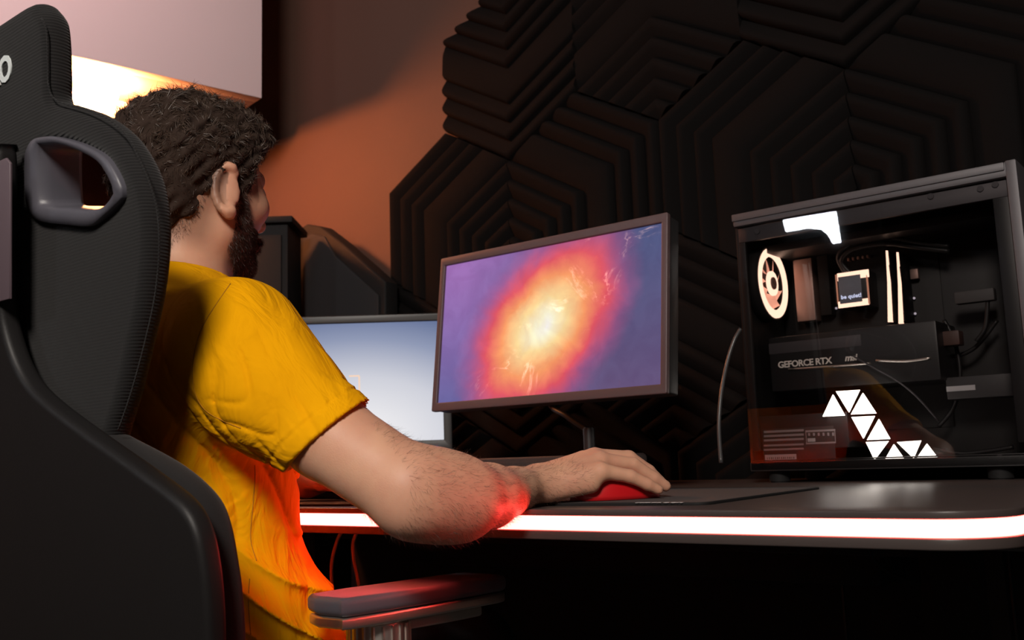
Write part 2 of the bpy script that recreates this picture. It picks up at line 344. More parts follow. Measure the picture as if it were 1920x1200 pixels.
# cables under the desk
for pts, nm, lb in (([(668, 1000, 1.45), (662, 1020, 1.45), (664, 1050, 1.44), (672, 1090, 1.43), (690, 1180, 1.42)], 'cable', 'straight pale cable hanging under the desk, right one of the two'),
                ([(640, 998, 1.46), (632, 1015, 1.46), (623, 1050, 1.45), (622, 1090, 1.44), (630, 1180, 1.42)], 'cable', 'curved pale cable hanging under the desk, left one of the two')):
    tag(tube(nm, [P(a, b, d) for a, b, d in pts], .0028, M['cable']), lb, 'cable', 'cables under the desk')
tag(tube('cable', [P(1622, 1012, 1.3), P(1640, 1050, 1.32), P(1680, 1080, 1.36), P(1760, 1102, 1.4), P(1830, 1108, 1.42)], .002, M['matte']), 'thin black cable looping below the right end of the desk', 'cable')
# ------------------------------------------------------------------ mouse pad and mouse
pc = thing('mouse_pad', 'large black cloth mouse pad on the desk under the hand', 'mouse pad', (-.95, 1.1, DZ))
Tp = Matrix.Translation((-.935, 1.115, DZ+.0015)) @ Matrix.Rotation(.07, 4, 'Z')
plate('cloth_sheet', [rrect(.86, .40, .016)], .003, .0008, Tp, M['pad'], pc)
plate('stitched_edge', [rrect(.862, .402, .016), rrect(.854, .394, .012)], .0034, .0008, Tp, M['matte'], pc)
text('printed_name', 'SHARKOON', .009, Matrix.Translation((-.572, .935, DZ+.0032)) @ Matrix.Rotation(.07, 4, 'Z'), M['text'], pc, .0002, .2, 1.2)
# hand frame
W0 = P(1008, 906, 1.14); hd = np.array([.42, .906, 0]); hd /= np.linalg.norm(hd); hs = np.array([-hd[1], hd[0], 0]); up = np.array([0, 0, 1.])
def H(a, b, c): return W0+hd*a+hs*b+up*c
mo = thing('computer_mouse', 'red computer mouse under the right hand', 'mouse', tuple(H(.10, 0, 0)[:2])+(DZ+.003,))
V = []; Fc = []; NU, NV = 32, 14
for i in range(NV+1):
    v = i/NV*math.pi/2; rr = math.cos(v)**.55; hh = math.sin(v)**.9
    for k in range(NU):
        th = 2*math.pi*k/NU; x = .060*np.sign(math.cos(th))*abs(math.cos(th))**.85*rr; y = .031*np.sign(math.sin(th))*abs(math.sin(th))**.8*rr*(1-.10*math.cos(th*2))
        z = .036*hh*(1-.18*(x/.06)-.2*(x/.06)**2)
        p = H(.106+x, -.001+y, 0); V.append((p[0], p[1], DZ+.0035+z))
for i in range(NV):
    for k in range(NU): q = (k+1) % NU; Fc.append((i*NU+k, i*NU+q, (i+1)*NU+q, (i+1)*NU+k))
Fc.append(tuple(range(NU-1, -1, -1)))
raw('shell', V, Fc, M['red'], mo, True)
q = H(.150, 0, 0); cyl('scroll_wheel', (q-hs*.004)+up*(DZ+.026-q[2]), (q+hs*.004)+up*(DZ+.026-q[2]), .009, M['matte'], mo, seg=20)
p1 = H(.166, 0, 0)
# ------------------------------------------------------------------ screens
def nodes(m): return m.node_tree, m.node_tree.nodes, m.node_tree.links.new
def nebula():
    m = bpy.data.materials.new('nebula_screen'); m.use_nodes = True; nt, N, L = nodes(m); N.clear()
    out = N.new('ShaderNodeOutputMaterial'); tc = N.new('ShaderNodeTexCoord'); sep = N.new('ShaderNodeSeparateXYZ'); L(tc.outputs['UV'], sep.inputs[0])
    def mth(op, a, b=None, c=None):
        n = N.new('ShaderNodeMath'); n.operation = op
        for i, v in enumerate((a, b, c)):
            if v is None: continue
            if isinstance(v, (int, float)): n.inputs[i].default_value = v
            else: L(v, n.inputs[i])
        return n.outputs[0]
    U = mth('MULTIPLY', mth('SUBTRACT', sep.outputs[0], .50), 1.72); Vv = mth('SUBTRACT', sep.outputs[1], .46)
    def noise(sc, det, off, vec=None, dist=0, rough=.55):
        mp = N.new('ShaderNodeMapping'); mp.inputs['Location'].default_value = off; mp.inputs['Scale'].default_value = (1.72, 1, 1)
        L(vec or tc.outputs['UV'], mp.inputs[0]); n = N.new('ShaderNodeTexNoise'); n.inputs['Scale'].default_value = sc; n.inputs['Detail'].default_value = det
        n.inputs['Distortion'].default_value = dist; n.inputs['Roughness'].default_value = rough; L(mp.outputs[0], n.inputs['Vector']); return n.outputs[0]
    def ramp(fac, st, mode='LINEAR'):
        r = N.new('ShaderNodeValToRGB'); r.color_ramp.interpolation = mode; e = r.color_ramp.elements
        while len(e) < len(st): e.new(.5)
        for i, (p, c) in enumerate(st): e[i].position = p; e[i].color = (*c, 1)
        L(fac, r.inputs[0]); return r.outputs[0]
    def mix(f, a, b, bt='MIX'):
        n = N.new('ShaderNodeMix'); n.data_type = 'RGBA'; n.blend_type = bt
        if isinstance(f, (int, float)): n.inputs[0].default_value = f
        else: L(f, n.inputs[0])
        for i, v in ((6, a), (7, b)):
            if isinstance(v, tuple): n.inputs[i].default_value = (*v, 1)
            else: L(v, n.inputs[i])
        return n.outputs[2]
    ca, sa = math.cos(.80), math.sin(.80)
    n1 = noise(3.2, 7, (3, 1, 0), dist=.6); n2 = noise(3.0, 7, (9, 4, 0), dist=.6)
    Ux = mth('ADD', mth('MULTIPLY', U, ca), mth('MULTIPLY', Vv, sa)); Vx = mth('SUBTRACT', mth('MULTIPLY', Vv, ca), mth('MULTIPLY', U, sa))
    Ux = mth('ADD', Ux, mth('MULTIPLY', mth('SUBTRACT', n1, .5), .20)); Vx = mth('ADD', Vx, mth('MULTIPLY', mth('SUBTRACT', n2, .5), .20))
    a = mth('MULTIPLY', Ux, .60); b = mth('MULTIPLY', Vx, .90)
    d = mth('SQRT', mth('ADD', mth('MULTIPLY', a, a), mth('MULTIPLY', b, b)))
    core = ramp(d, [(0, (1, 1, .92)), (.06, (1, .96, .66)), (.13, (1, .74, .34)), (.23, (.98, .35, .14)), (.33, (.80, .10, .13)), (.44, (.50, .10, .26))])
    bg = mix(ramp(mth('ADD', mth('MULTIPLY', sep.outputs[0], 1), mth('MULTIPLY', mth('SUBTRACT', n1, .5), .25)), [(.1, (0, 0, 0)), (.75, (1, 1, 1))]), mix(sep.outputs[1], (.15, .14, .36), (.36, .17, .48)), mix(sep.outputs[1], (.13, .09, .20), (.075, .095, .22)))
    fac = ramp(d, [(.30, (1, 1, 1)), (.54, (0, 0, 0))], 'EASE')
    colr = mix(fac, bg, core)
    # ridged filaments, broken up by a second noise
    fn = noise(2.6, 9, (5.3, 2.2, 1), dist=1.3, rough=.62); rid = mth('SUBTRACT', 1, mth('MULTIPLY', mth('ABSOLUTE', mth('SUBTRACT', fn, .5)), 26)); rid = mth('MAXIMUM', rid, 0)
    msk = ramp(noise(4, 4, (1, 7, 3)), [(.50, (0, 0, 0)), (.66, (1, 1, 1))])
    band = ramp(mth('ABSOLUTE', mth('ADD', Vx, .05)), [(.06, (1, 1, 1)), (.28, (0, 0, 0))])
    f = mth('MULTIPLY', mth('MULTIPLY', mth('POWER', rid, 2), msk), band)
    colr = mix(mth('MULTIPLY', f, .8), colr, (1, .62, .50), 'ADD')
    # dust: darker soft clouds to the lower left of the core
    du = ramp(noise(5, 6, (2, 8, 5), dist=.9), [(.42, (.80, .70, .78)), (.62, (1.0, 1.0, 1.0))])
    colr = mix(.45, colr, du, 'MULTIPLY')
    e = N.new('ShaderNodeEmission'); e.inputs[1].default_value = 1.0; L(colr, e.inputs[0])
    g = N.new('ShaderNodeBsdfGlossy'); g.inputs['Roughness'].default_value = .35; g.inputs['Color'].default_value = (.02, .02, .02, 1)
    ad = N.new('ShaderNodeAddShader'); L(e.outputs[0], ad.inputs[0]); L(g.outputs[0], ad.inputs[1]); L(ad.outputs[0], out.inputs[0]); return m
def bluescreen():
    m = bpy.data.materials.new('pale_screen'); m.use_nodes = True; nt, N, L = nodes(m); N.clear()
    out = N.new('ShaderNodeOutputMaterial'); tc = N.new('ShaderNodeTexCoord'); mp = N.new('ShaderNodeMapping'); mp.vector_type = 'POINT'
    mp.inputs['Location'].default_value = (-.62*1.0, -.02, 0); mp.inputs['Scale'].default_value = (1.0, .86, 1)
    ln = N.new('ShaderNodeVectorMath'); ln.operation = 'LENGTH'; L(tc.outputs['UV'], mp.inputs[0]); L(mp.outputs[0], ln.inputs[0])
    r = N.new('ShaderNodeValToRGB'); e = r.color_ramp.elements; e[0].position = .12; e[0].color = (.86, .85, .87, 1); e[1].position = .92; e[1].color = (.12, .16, .30, 1)
    x = e.new(.45); x.color = (.62, .63, .70, 1); x = e.new(.72); x.color = (.28, .32, .46, 1)
    L(ln.outputs['Value'], r.inputs[0]); em = N.new('ShaderNodeEmission'); L(r.outputs[0], em.inputs[0]); em.inputs[1].default_value = 1.0; L(em.outputs[0], out.inputs[0]); return m
def screen_quad(name, T, w_, h_, z, m, parent):
    me = bpy.data.meshes.new(name); bm = bmesh.new(); uv = bm.loops.layers.uv.new('UVMap')
    vs = [bm.verts.new(T @ Vector((sx*w_/2, sy*h_/2, z))) for sx, sy in ((-1, -1), (1, -1), (1, 1), (-1, 1))]; f = bm.faces.new(vs)
    for l, c in zip(f.loops, ((0, 0), (1, 0), (1, 1), (0, 1))): l[uv].uv = c
    bm.to_mesh(me); bm.free(); me.materials.append(m); return link(bpy.data.objects.new(name, me), parent)
# centre monitor, tilted back
mx0, mx1, my, mz, mh, mt = -1.2023, -.7233, 1.2894, .0905+.804, .2867, .1234
mw = mx1-mx0; cM = np.array([(mx0+mx1)/2, my+mh/2*math.sin(mt), mz+mh/2*math.cos(mt)])
Tm = frameT(cM, (1, 0, 0), (0, math.sin(mt), math.cos(mt)))      # local z faces the camera side
mon = thing('monitor', 'black centre monitor tilted back, showing a glowing orange and purple nebula', 'monitor', (cM[0], cM[1]+.1, DZ))
plate('bezel', [rrect(mw, mh, .003), rrect(mw-.022, mh-.030, .001)], .010, .0015, Tm @ Matrix.Translation((0, 0, -.004)), M['bezel'], mon)
plate('back_cover', [rrect(mw-.004, mh-.004, .004)], .030, .003, Tm @ Matrix.Translation((0, 0, -.0245)), M['black'], mon)
screen_quad('screen', Tm, mw-.021, mh-.029, -.0045, nebula(), mon)
bk = Tm @ Vector((0, -.03, -.045)); Tv = Tm @ Matrix.Translation((0, -.02, -.045))
box('mount_plate', (0, 0, 0), (.11, .11, .012), M['black'], mon, .002, Tv)
ap = P(1104, 808, 1.66); tube('mount_arm', [tuple(bk), tuple(P(1030, 750, 1.74)), tuple(P(1062, 780, 1.70)), tuple(ap)], .005, M['black'], mon, 5)
cyl('mount_post', (ap[0], ap[1], DZ+.008), (ap[0], ap[1], ap[2]+.006), .010, M['black'], mon, bev=.002)
cyl('mount_base', (ap[0], ap[1], DZ), (ap[0], ap[1], DZ+.008), .05, M['black'], mon, bev=.002)
# left monitor, turned to face the sitter
e1 = P(849, 848, 2.06); th = math.radians(-33)   # direction of its width
wd = np.array([math.cos(math.radians(40)), math.sin(math.radians(40)), 0]); w2, h2 = .52, .298
cL = e1-wd*(w2/2)+np.array([0, 0, h2/2]); Tl = frameT(cL, wd, (0, 0, 1))
mon2 = thing('monitor', 'black left monitor with a pale blue-white screen and clock digits', 'monitor', (cL[0], cL[1]+.05, DZ), 0)
plate('bezel', [rrect(w2, h2, .006), [(x+0.0, y+.005) for x, y in rrect(w2-.036, h2-.044, .001)]], .010, .002, Tl @ Matrix.Translation((0, 0, -.004)), M['black'], mon2)
plate('back_cover', [rrect(w2-.004, h2-.004, .006)], .034, .004, Tl @ Matrix.Translation((0, 0, -.0265)), M['black'], mon2)
screen_quad('screen', Tl @ Matrix.Translation((0, .005, 0)), w2-.035, h2-.043, -.0045, bluescreen(), mon2)
def seg(px, py, hori, L_):
    n_ = np.array(Tl.to_3x3() @ Vector((0, 0, 1))); p = PN(px, py, np.array(Tl.translation), n_); lc = Tl.inverted() @ Vector(p)
    box('digit_segment', (lc.x+(L_/2 if hori else 0), lc.y-(0 if hori else L_/2), -.0038), (L_ if hori else .0032, .0032 if hori else L_, .0006), M['digit'], mon2, 0, Tl)
for px, py, hz_, L_ in ((654, 705, 1, .022), (673, 705, 0, .040), (614, 706, 1, .036), (643, 706, 0, .020), (614, 728, 1, .034)): seg(px, py, hz_, L_)
pb = Tl @ Vector((w2/2-.035, -h2/2+.011, .002)); bm = bmesh.new(); bmesh.ops.create_uvsphere(bm, u_segments=12, v_segments=8, radius=.0032); bm.transform(Matrix.Translation(pb) @ Matrix.Diagonal((2.2, 1, .6, 1))); bmo('power_light', bm, M['blue'], mon2, True)
for k in range(4):
    box('menu_button', (w2/2-.055-.014*k, -h2/2+.011, .0015), (.006, .003, .002), M['grey'], mon2, .0005, Tl)
bl = Tl @ Vector((0, -h2/2+.02, -.05)); cyl('stand_neck', (bl.x, bl.y, DZ+.01), (bl.x, bl.y, bl.z+.06), .02, M['black'], mon2, bev=.002)
cyl('stand_base', (bl.x, bl.y, DZ), (bl.x, bl.y, DZ+.01), .10, M['black'], mon2, bev=.003)
# sound bar behind the hand
sr = P(1172, 850, 1.60); sbt = thing('sound_bar', 'dark brown sound bar lying on the desk below the centre monitor', 'speaker', (-1.1, 1.42, DZ))
SBX1 = sr[0]; SBY = sr[1]
plate('bar_body', [rrect(.62, sr[2]-DZ, .008)], .07, .003, frameT((SBX1-.31, SBY+.035, (sr[2]+DZ)/2), (1, 0, 0), (0, 0, 1)), mat('bar_brown', (.05, .035, .033), .5), sbt)
plate('front_grille', [rrect(.59, sr[2]-DZ-.016, .004)], .004, .001, frameT((SBX1-.313, SBY-.0005, (sr[2]+DZ)/2), (1, 0, 0), (0, 0, 1)), mat('bar_grille', (.035, .026, .026), .8), sbt)
# keyboard in front of the left hand
kb = thing('keyboard', 'black keyboard on the desk in front of the sitter', 'keyboard', (-1.22, 1.06, DZ))
box('case', (-1.27, 1.10, DZ+.0125), (.36, .125, .016), M['matte'], kb, .003)
bmk = None
keyme = None
for i in range(14):
    for j in range(5):
        if keyme is None:
            b_ = bmesh.new(); addbox(b_, (0, 0, 0), (.018, .018, .008), .002); k0 = bmo('key', b_, M['black'], kb, True); keyme = k0.data
        else: k0 = link(bpy.data.objects.new('key', keyme), kb)
        k0.matrix_world = Matrix.Translation((-1.27-.16+i*.0246, 1.10-.048+j*.024, DZ+.0245))
# ------------------------------------------------------------------ PC tower
X0, X1, PY0, PZ0 = -.7483, -.2841, 1.614, DZ+.02; PH = .46; PY1 = 1.835; PZ1 = PZ0+PH
pt = thing('computer_tower', 'black glass-sided computer tower with glowing fan standing on the desk at the right', 'computer', ((X0+X1)/2, (PY0+PY1)/2, DZ))
boxmm('top_panel', (X0, PY0-.006, PZ1-.024), (X1, PY1, PZ1), M['case'], pt, .005)
boxmm('top_trim', (X0, PY0-.009, PZ1-.014), (X1-.013, PY0+.004, PZ1-.001), M['case'], pt, .002)
boxmm('front_panel', (X1-.012, PY0-.008, PZ0), (X1+.004, PY1, PZ1+.001), M['case'], pt, .003)
boxmm('bottom_panel', (X0, PY0, PZ0), (X1-.012, PY1, PZ0+.016), M['black'], pt, .002)
boxmm('rear_panel', (X0, PY0+.004, PZ0+.016), (X0+.005, PY1, PZ1-.024), M['casedark'], pt, .001)
boxmm('mainboard_tray', (X0+.005, PY1-.035, PZ0+.016), (X1-.012, PY1-.028, PZ1-.024), M['casedark'], pt, .001)
boxmm('far_side_panel', (X0+.005, PY1-.006, PZ0+.016), (X1-.012, PY1, PZ1-.024), M['black'], pt, .001)
for x in (X0+.04, X1-.07):
    for y in (PY0+.03, PY1-.03): cyl('foot', (x, y, DZ), (x, y, PZ0+.001), .018, M['matte'], pt, bev=.002)
def glassm():
    m = bpy.data.materials.new('tinted_glass'); m.use_nodes = True; nt, N, L = nodes(m); N.clear(); out = N.new('ShaderNodeOutputMaterial')
    t = N.new('ShaderNodeBsdfTransparent'); t.inputs[0].default_value = (.62, .60, .60, 1); g = N.new('ShaderNodeBsdfGlossy'); g.inputs['Roughness'].default_value = .0
    fr = N.new('ShaderNodeFresnel'); fr.inputs['IOR'].default_value = 1.72; mx = N.new('ShaderNodeMixShader'); L(fr.outputs[0], mx.inputs[0]); L(t.outputs[0], mx.inputs[1]); L(g.outputs[0], mx.inputs[2]); L(mx.outputs[0], out.inputs[0]); return m
gl = raw('glass_panel', [(X0+.002, PY0, PZ0+.002), (X1-.013, PY0, PZ0+.002), (X1-.013, PY0, PZ1-.025), (X0+.002, PY0, PZ1-.025)], [(0, 1, 2, 3)], glassm(), pt)
# rails behind the glass and their screws
boxmm('top_rail', (X0+.005, PY0+.004, PZ1-.052), (X1-.014, PY0+.012, PZ1-.026), M['case'], pt, .001)
boxmm('bottom_rail', (X0+.005, PY0+.004, PZ0+.0165), (X1-.014, PY0+.012, PZ0+.019), M['black'], pt, .001)
boxmm('front_rail', (X1-.036, PY0+.004, PZ0+.035), (X1-.014, PY0+.012, PZ1-.052), M['black'], pt, .001)
boxmm('rear_rail', (X0+.005, PY0+.004, PZ0+.035), (X0+.017, PY0+.012, PZ1-.052), M['black'], pt, .001)
for px, py in ((1420, 434), (1838, 354), (1866, 346), (1745, 368), (1875, 858), (1445, 868)):
    p = PY(px, py, PY0+.003); cyl('thumb_screw', (p[0], PY0+.0015, p[2]), (p[0], PY0+.0042, p[2]), .005, M['case'], pt, seg=20, bev=.0006)
def IB(name, x0, y0, x1, y1, Y, th_, m, bev=.001, parent=pt):
    a = PY(x0, y0, Y); b = PY(x1, y1, Y); return boxmm(name, (a[0], Y, min(a[2], b[2])), (b[0], Y+th_, max(a[2], b[2])), m, parent, bev)
# mainboard and parts on it
IB('mainboard', 1480, 470, 1790, 800, 1.797, .003, mat('board', (.012, .011, .011), .6))
IB('regulator_heatsink', 1486, 488, 1530, 600, 1.765, .030, M['copper'], .003)
IB('port_shroud', 1530, 480, 1560, 590, 1.77, .025, M['matte'], .003)
pm = IB('pump_block', 1567, 512, 1630, 572, 1.735, .055, M['black'], .004)
for a in ((1569, 513, 1629, 519), (1571, 566, 1629, 571)): IB('glow_bar', *a, 1.7335, .003, M['warm'], .0005, pm)
IB('glow_side', 1567.5, 515, 1570, 570, 1.7335, .003, M['warm2'], .0003, pm)
IB('glow_side', 1626, 515, 1628, 570, 1.7335, .003, M['warm2'], .0003, pm)
IB('display', 1571, 520, 1617, 565, 1.7332, .003, mat('pump_face', (.10, .10, .11), .35, emit=(.2, .19, .22), es=.22), .0003, pm)
pp = PY(1577, 561, 1.7325); text('pump_name', 'be quiet!', .0098, frameT(pp, (1, 0, 0), (0, 0, 1)), emat('pump_letters', (.7, .75, 1), 1.4), pm, .0002, 0, 1.05, .0003)
for k in range(2):
    p0 = PY(1662+20*k, 470+3*k, 1.735); pe = PY(1673+20*k, 604-2*k, 1.735)
    md = boxmm('memory_module', ((p0[0]+pe[0])/2-.003, 1.737, pe[2]), ((p0[0]+pe[0])/2+.003, 1.795, p0[2]), M['matte'], pt, .001)
    loop = [PY(1662+20*k+dx, 470+yy+3*k, 1.735) for dx, yy in ((-1, 0), (2.5, 0), (5, 26), (4, 27), (8, 58), (12, 132), (13, 134), (3, 134), (2, 60), (1, 40))]
    o0 = loop[0]; plate('light_bar', [[(p[0]-o0[0], p[2]-o0[2]) for p in loop]], .003, .0004, frameT(o0, (1, 0, 0), (0, 0, 1)), M['warm'], md)
for k in range(5): IB('capacitor', 1588+k*9, 484-k*1.5, 1593+k*9, 489-k*1.5, 1.785, .012, M['copper'], .001)
for k, (px, py) in enumerate(((1714, 559), (1716, 588), (1568, 578), (1434, 626), (1718, 515))):
    p = PY(px, py, 1.79); bm = bmesh.new(); bmesh.ops.create_uvsphere(bm, u_segments=10, v_segments=6, radius=.0022); bm.transform(Matrix.Translation(p)); bmo('status_light', bm, emat('status_glow', (.8, .7, .8), .8), pt, True)
IB('memory_latch', 1705, 505, 1722, 522, 1.78, .012, M['copper'], .002)
# hoses of the liquid cooler
for oy in (0, 9):
    tube('coolant_hose', [PY(1585+oy, 512, 1.74), PY(1572+oy*.6, 480+oy, 1.735), PY(1600, 455+oy*1.3, 1.73), PY(1660, 445+oy*1.3, 1.73), PY(1720, 455+oy, 1.735), PY(1780, 462+oy, 1.74)], .0045, M['black'], pt)
rd = boxmm('radiator', (X0+.03, 1.68, PZ1-.066), (X1-.05, 1.79, PZ1-.052), M['black'], pt, .002)
# rear exhaust fan: faces along X
fc = PY(1445, 532, 1.705); fn = thing('exhaust_fan', None, None); fn.location = fc; fn.parent = pt; fn.matrix_parent_inverse = pt.matrix_world.inverted()
bpy.context.view_layer.update()
FR = .061
def ring(name, r0, r1, x0, x1, m, parent, n=64):
    V = []; Fc = []
    for k in range(n):
        a = 2*math.pi*k/n; cs, sn = math.cos(a), math.sin(a)
        for x, r in ((x0, r0), (x0, r1), (x1, r1), (x1, r0)): V.append((x, r*cs, r*sn))
    for k in range(n):
        q = (k+1) % n
        for e in range(4): f2 = (e+1) % 4; Fc.append((4*k+e, 4*k+f2, 4*q+f2, 4*q+e))
    o = raw(name, np.array(V)+np.array(fc), Fc, m, None, True); o.parent = parent; o.matrix_parent_inverse = Matrix.Translation(Vector(fc)).inverted()
    return o
ring('frame', FR+.0045, FR+.010, -.020, .005, M['matte'], fn)
ring('light_ring', FR-.011, FR+.004, .002, .006, M['warm'], fn)
ring('hub_ring', .012, .023, .001, .005, M['warm'], fn)
ring('hub', .0005, .0115, -.01, .007, M['copper'], fn)
V = []; Fc = []
for k in range(9):
    a0_ = 2*math.pi*k/9; base = len(V)
    for i in range(5):
        r = .022+(FR-.011-.022)*i/4
        for s_, dx in ((-.22, -.010), (.30, .001)):
            a = a0_+s_+.25*i/4; V.append((dx, r*math.cos(a), r*math.sin(a)))
    for i in range(4): b = base+2*i; Fc.append((b, b+1, b+3, b+2))
bl_ = raw('blades', np.array(V)+np.array(fc), Fc, mat('translucent_blade', (.5, .3, .24), .5, emit=(1, .42, .28), es=1.1), None); bl_.parent = fn; bl_.matrix_parent_inverse = Matrix.Translation(Vector(fc)).inverted(); bl_['kind'] = 'stuff'
# graphics card
gp = IB('graphics_card', 1440, 634, 1765, 712, 1.665, .12, M['black'], .004)
IB('trim_line', 1441, 645, 1615, 648, 1.6645, .002, M['case'], .0003, gp)
tube('shroud_stripe', [PY(1478, 693, 1.6635), PY(1560, 687, 1.6635), PY(1632, 681, 1.6635)], .0022, M['chrome'], gp, 4, 6)
tube('shroud_stripe', [PY(1642, 676, 1.6635), PY(1700, 677, 1.6635), PY(1745, 671, 1.6635)], .0026, M['chrome'], gp, 4, 6)
pp = PY(1459, 690, 1.6638); text('lettering', 'GEFORCE RTX', .0158, frameT(pp, (1, 0, .0), (0, 0, 1)), mat('letter_grey', (.6, .55, .5), .5, emit=(.6, .5, .42), es=.18), gp, .0002, 0, .93, .0004)
pp = PY(1584, 677, 1.6638); text('emblem', 'msi', .0155, frameT(pp, (1, 0, 0), (0, 0, 1)), mat('letter_grey2', (.6, .55, .5), .5, emit=(.6, .5, .42), es=.14), gp, .0002, .25, .95, .0005)
tube('support_wire', [PY(1600, 668, 1.655), PY(1640, 690, 1.653), PY(1682, 714, 1.655), PY(1720, 745, 1.66), PY(1760, 790, 1.68)], .0016, M['case'], pt, 4, 6)
# power supply shroud with its data label
ps = boxmm('power_supply_shroud', (X0+.006, 1.64, PZ0+.036), (PY(1590, 800, 1.64)[0], 1.79, PY(1440, 780, 1.64)[2]), M['black'], pt, .002)
def L2(name, x0, y0, x1, y1, m, p=None): return IB(name, x0, y0, x1, y1, 1.6388, .001, m, .0002, p or ps)
lab = L2('data_label', 1428, 805, 1568, 868, mat('label_black', (.03, .027, .028), .5), pt)
pr_ = mat('label_print', (.32, .28, .28), .6)
for y in (808, 816, 824, 834, 842): IB('rule_line', 1432, y, 1507, y+.7, 1.6384, .0003, pr_, 0, lab)
for y0_, y1_ in ((807, 808), (830, 831)): IB('table_line', 1511, y0_, 1566, y1_, 1.6384, .0003, pr_, 0, lab)
for x_ in (1511, 1565.5): IB('table_line', x_, 807, x_+.7, 831, 1.6384, .0003, pr_, 0, lab)
for i in range(6): IB('symbol', 1515+i*9, 812-i*.2, 1519+i*9, 817, 1.6384, .0003, pr_, 0, lab)
IB('symbol', 1514, 822, 1529, 828, 1.6384, .0003, mat('lbl2', (.5, .45, .45), .6), 0, lab)
IB('barcode_sticker', 1434, 853, 1494, 867, 1.6384, .0003, mat('sticker', (.50, .45, .45), .6), 0, lab)
for k in range(14): IB('barcode_bar', 1438+k*3.8, 857.5-k*.1, 1439.6+k*3.8+(k % 3)*.4, 861.5-k*.1, 1.6381, .0002, mat('bar_ink', (.1, .09, .09), .6) if k == 0 else bpy.data.materials['bar_ink'], 0, lab)
# drive cage and cabling on the right side of the case
dc = IB('drive', 1772, 708, 1905, 742, 1.70, .07, mat('drive_grey', (.045, .042, .044), .5), .003)
IB('drive_label', 1774, 725, 1829, 731, 1.699, .001, mat('sticker2', (.45, .42, .42), .6, emit=(.4, .38, .38), es=.12), .0001, dc)
for k, pts in enumerate(([(1750, 840), (1800, 850), (1850, 846), (1900, 838)], [(1830, 640), (1845, 620), (1850, 600), (1852, 560)], [(1770, 600), (1790, 640), (1800, 700), (1790, 760), (1760, 800)], [(1765, 660), (1790, 668), (1830, 650), (1870, 600)])):
    tube('power_cable', [PY(a, b, 1.72+.01*k) for a, b in pts], .0035, M['black'], pt)
IB('fan_bracket', 1788, 548, 1865, 562, 1.72, .02, mat('bracket_grey', (.09, .085, .085), .6), .003)
IB('connector', 1760, 622, 1800, 646, 1.70, .03, mat('connector_brown', (.10, .05, .04), .5), .003)
# pale cable beside the tower
tag(tube('cable', [P(1389, 616, 1.78), P(1376, 640, 1.78), P(1363, 682, 1.77), P(1352, 740, 1.75), P(1348, 800, 1.73), P(1352, 868, 1.70)], .0036, mat('cable_grey', (.05, .048, .05), .3)), 'grey cable rising beside the rear of the computer tower', 'cable')
# ------------------------------------------------------------------ glowing triangles inside the glass imitating a reflection; softbox behind the camera
def mirror_px(px, py, Yw):   # where the reflected ray meets the plane Y = Yw
    v = ray(px, py); g_ = CAM+v*(PY0/v[1]); v2 = v*np.array([1, -1, 1]); return g_+v2*((Yw-g_[1])/v2[1])
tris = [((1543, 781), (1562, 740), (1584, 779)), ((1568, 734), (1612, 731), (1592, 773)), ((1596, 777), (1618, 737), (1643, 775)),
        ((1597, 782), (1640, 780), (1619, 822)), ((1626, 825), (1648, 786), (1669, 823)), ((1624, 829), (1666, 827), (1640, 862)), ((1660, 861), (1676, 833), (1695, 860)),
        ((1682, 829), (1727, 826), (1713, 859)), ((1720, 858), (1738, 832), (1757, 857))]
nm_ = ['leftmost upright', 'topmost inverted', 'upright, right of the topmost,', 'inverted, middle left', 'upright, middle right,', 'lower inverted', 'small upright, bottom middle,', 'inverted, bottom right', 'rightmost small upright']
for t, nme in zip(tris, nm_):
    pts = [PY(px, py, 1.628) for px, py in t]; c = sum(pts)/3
    tt = thing('reflection_triangle', nme+' glowing white triangle inside the tower glass, imitating a reflection', 'imitated reflection', c, 0, 'glowing triangles imitating a reflection')
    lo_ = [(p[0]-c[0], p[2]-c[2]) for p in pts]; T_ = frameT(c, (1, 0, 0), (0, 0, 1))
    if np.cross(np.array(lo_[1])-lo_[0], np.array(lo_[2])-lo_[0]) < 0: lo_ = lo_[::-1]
    plate('diffuser', [[(x*1.0, y*1.0) for x, y in lo_]], .004, .0004, T_, M['tri'], tt); plate('triangle_backing', [[(x*.95, y*.95) for x, y in lo_]], .004, .0003, T_ @ Matrix.Translation((0, 0, -.0045)), M['black'], tt)
ys = -1.6
sq = [mirror_px(px, py, ys) for px, py in ((1469, 413), (1567, 397), (1576, 454), (1562, 456), (1553, 440), (1540, 430), (1515, 427), (1474, 434))]; c = sum(sq)/8
sb = thing('softbox', 'bright bluish softbox lamp reflected in the top of the tower glass', 'lamp', (c[0], c[1], 0))
T_ = frameT(c, (-1, 0, 0), (0, 0, 1)); lo_ = [(c[0]-p[0], p[2]-c[2]) for p in sq]
plate('diffuser', [lo_], .01, .0005, T_, M['soft'], sb)
box('housing', (0, -.02, -.035), (.62, .40, .05), M['matte'], sb, .01, T_)
cyl('stand_pole', (c[0], c[1]-.06, .02), (c[0], c[1]-.06, c[2]), .012, M['matte'], sb)
for k in range(3):
    a = math.radians(90+120*k); cyl('leg', (c[0], c[1]-.06, .35), (c[0]+.35*math.cos(a), c[1]-.06+.35*math.sin(a), .012), .009, M['matte'], sb)
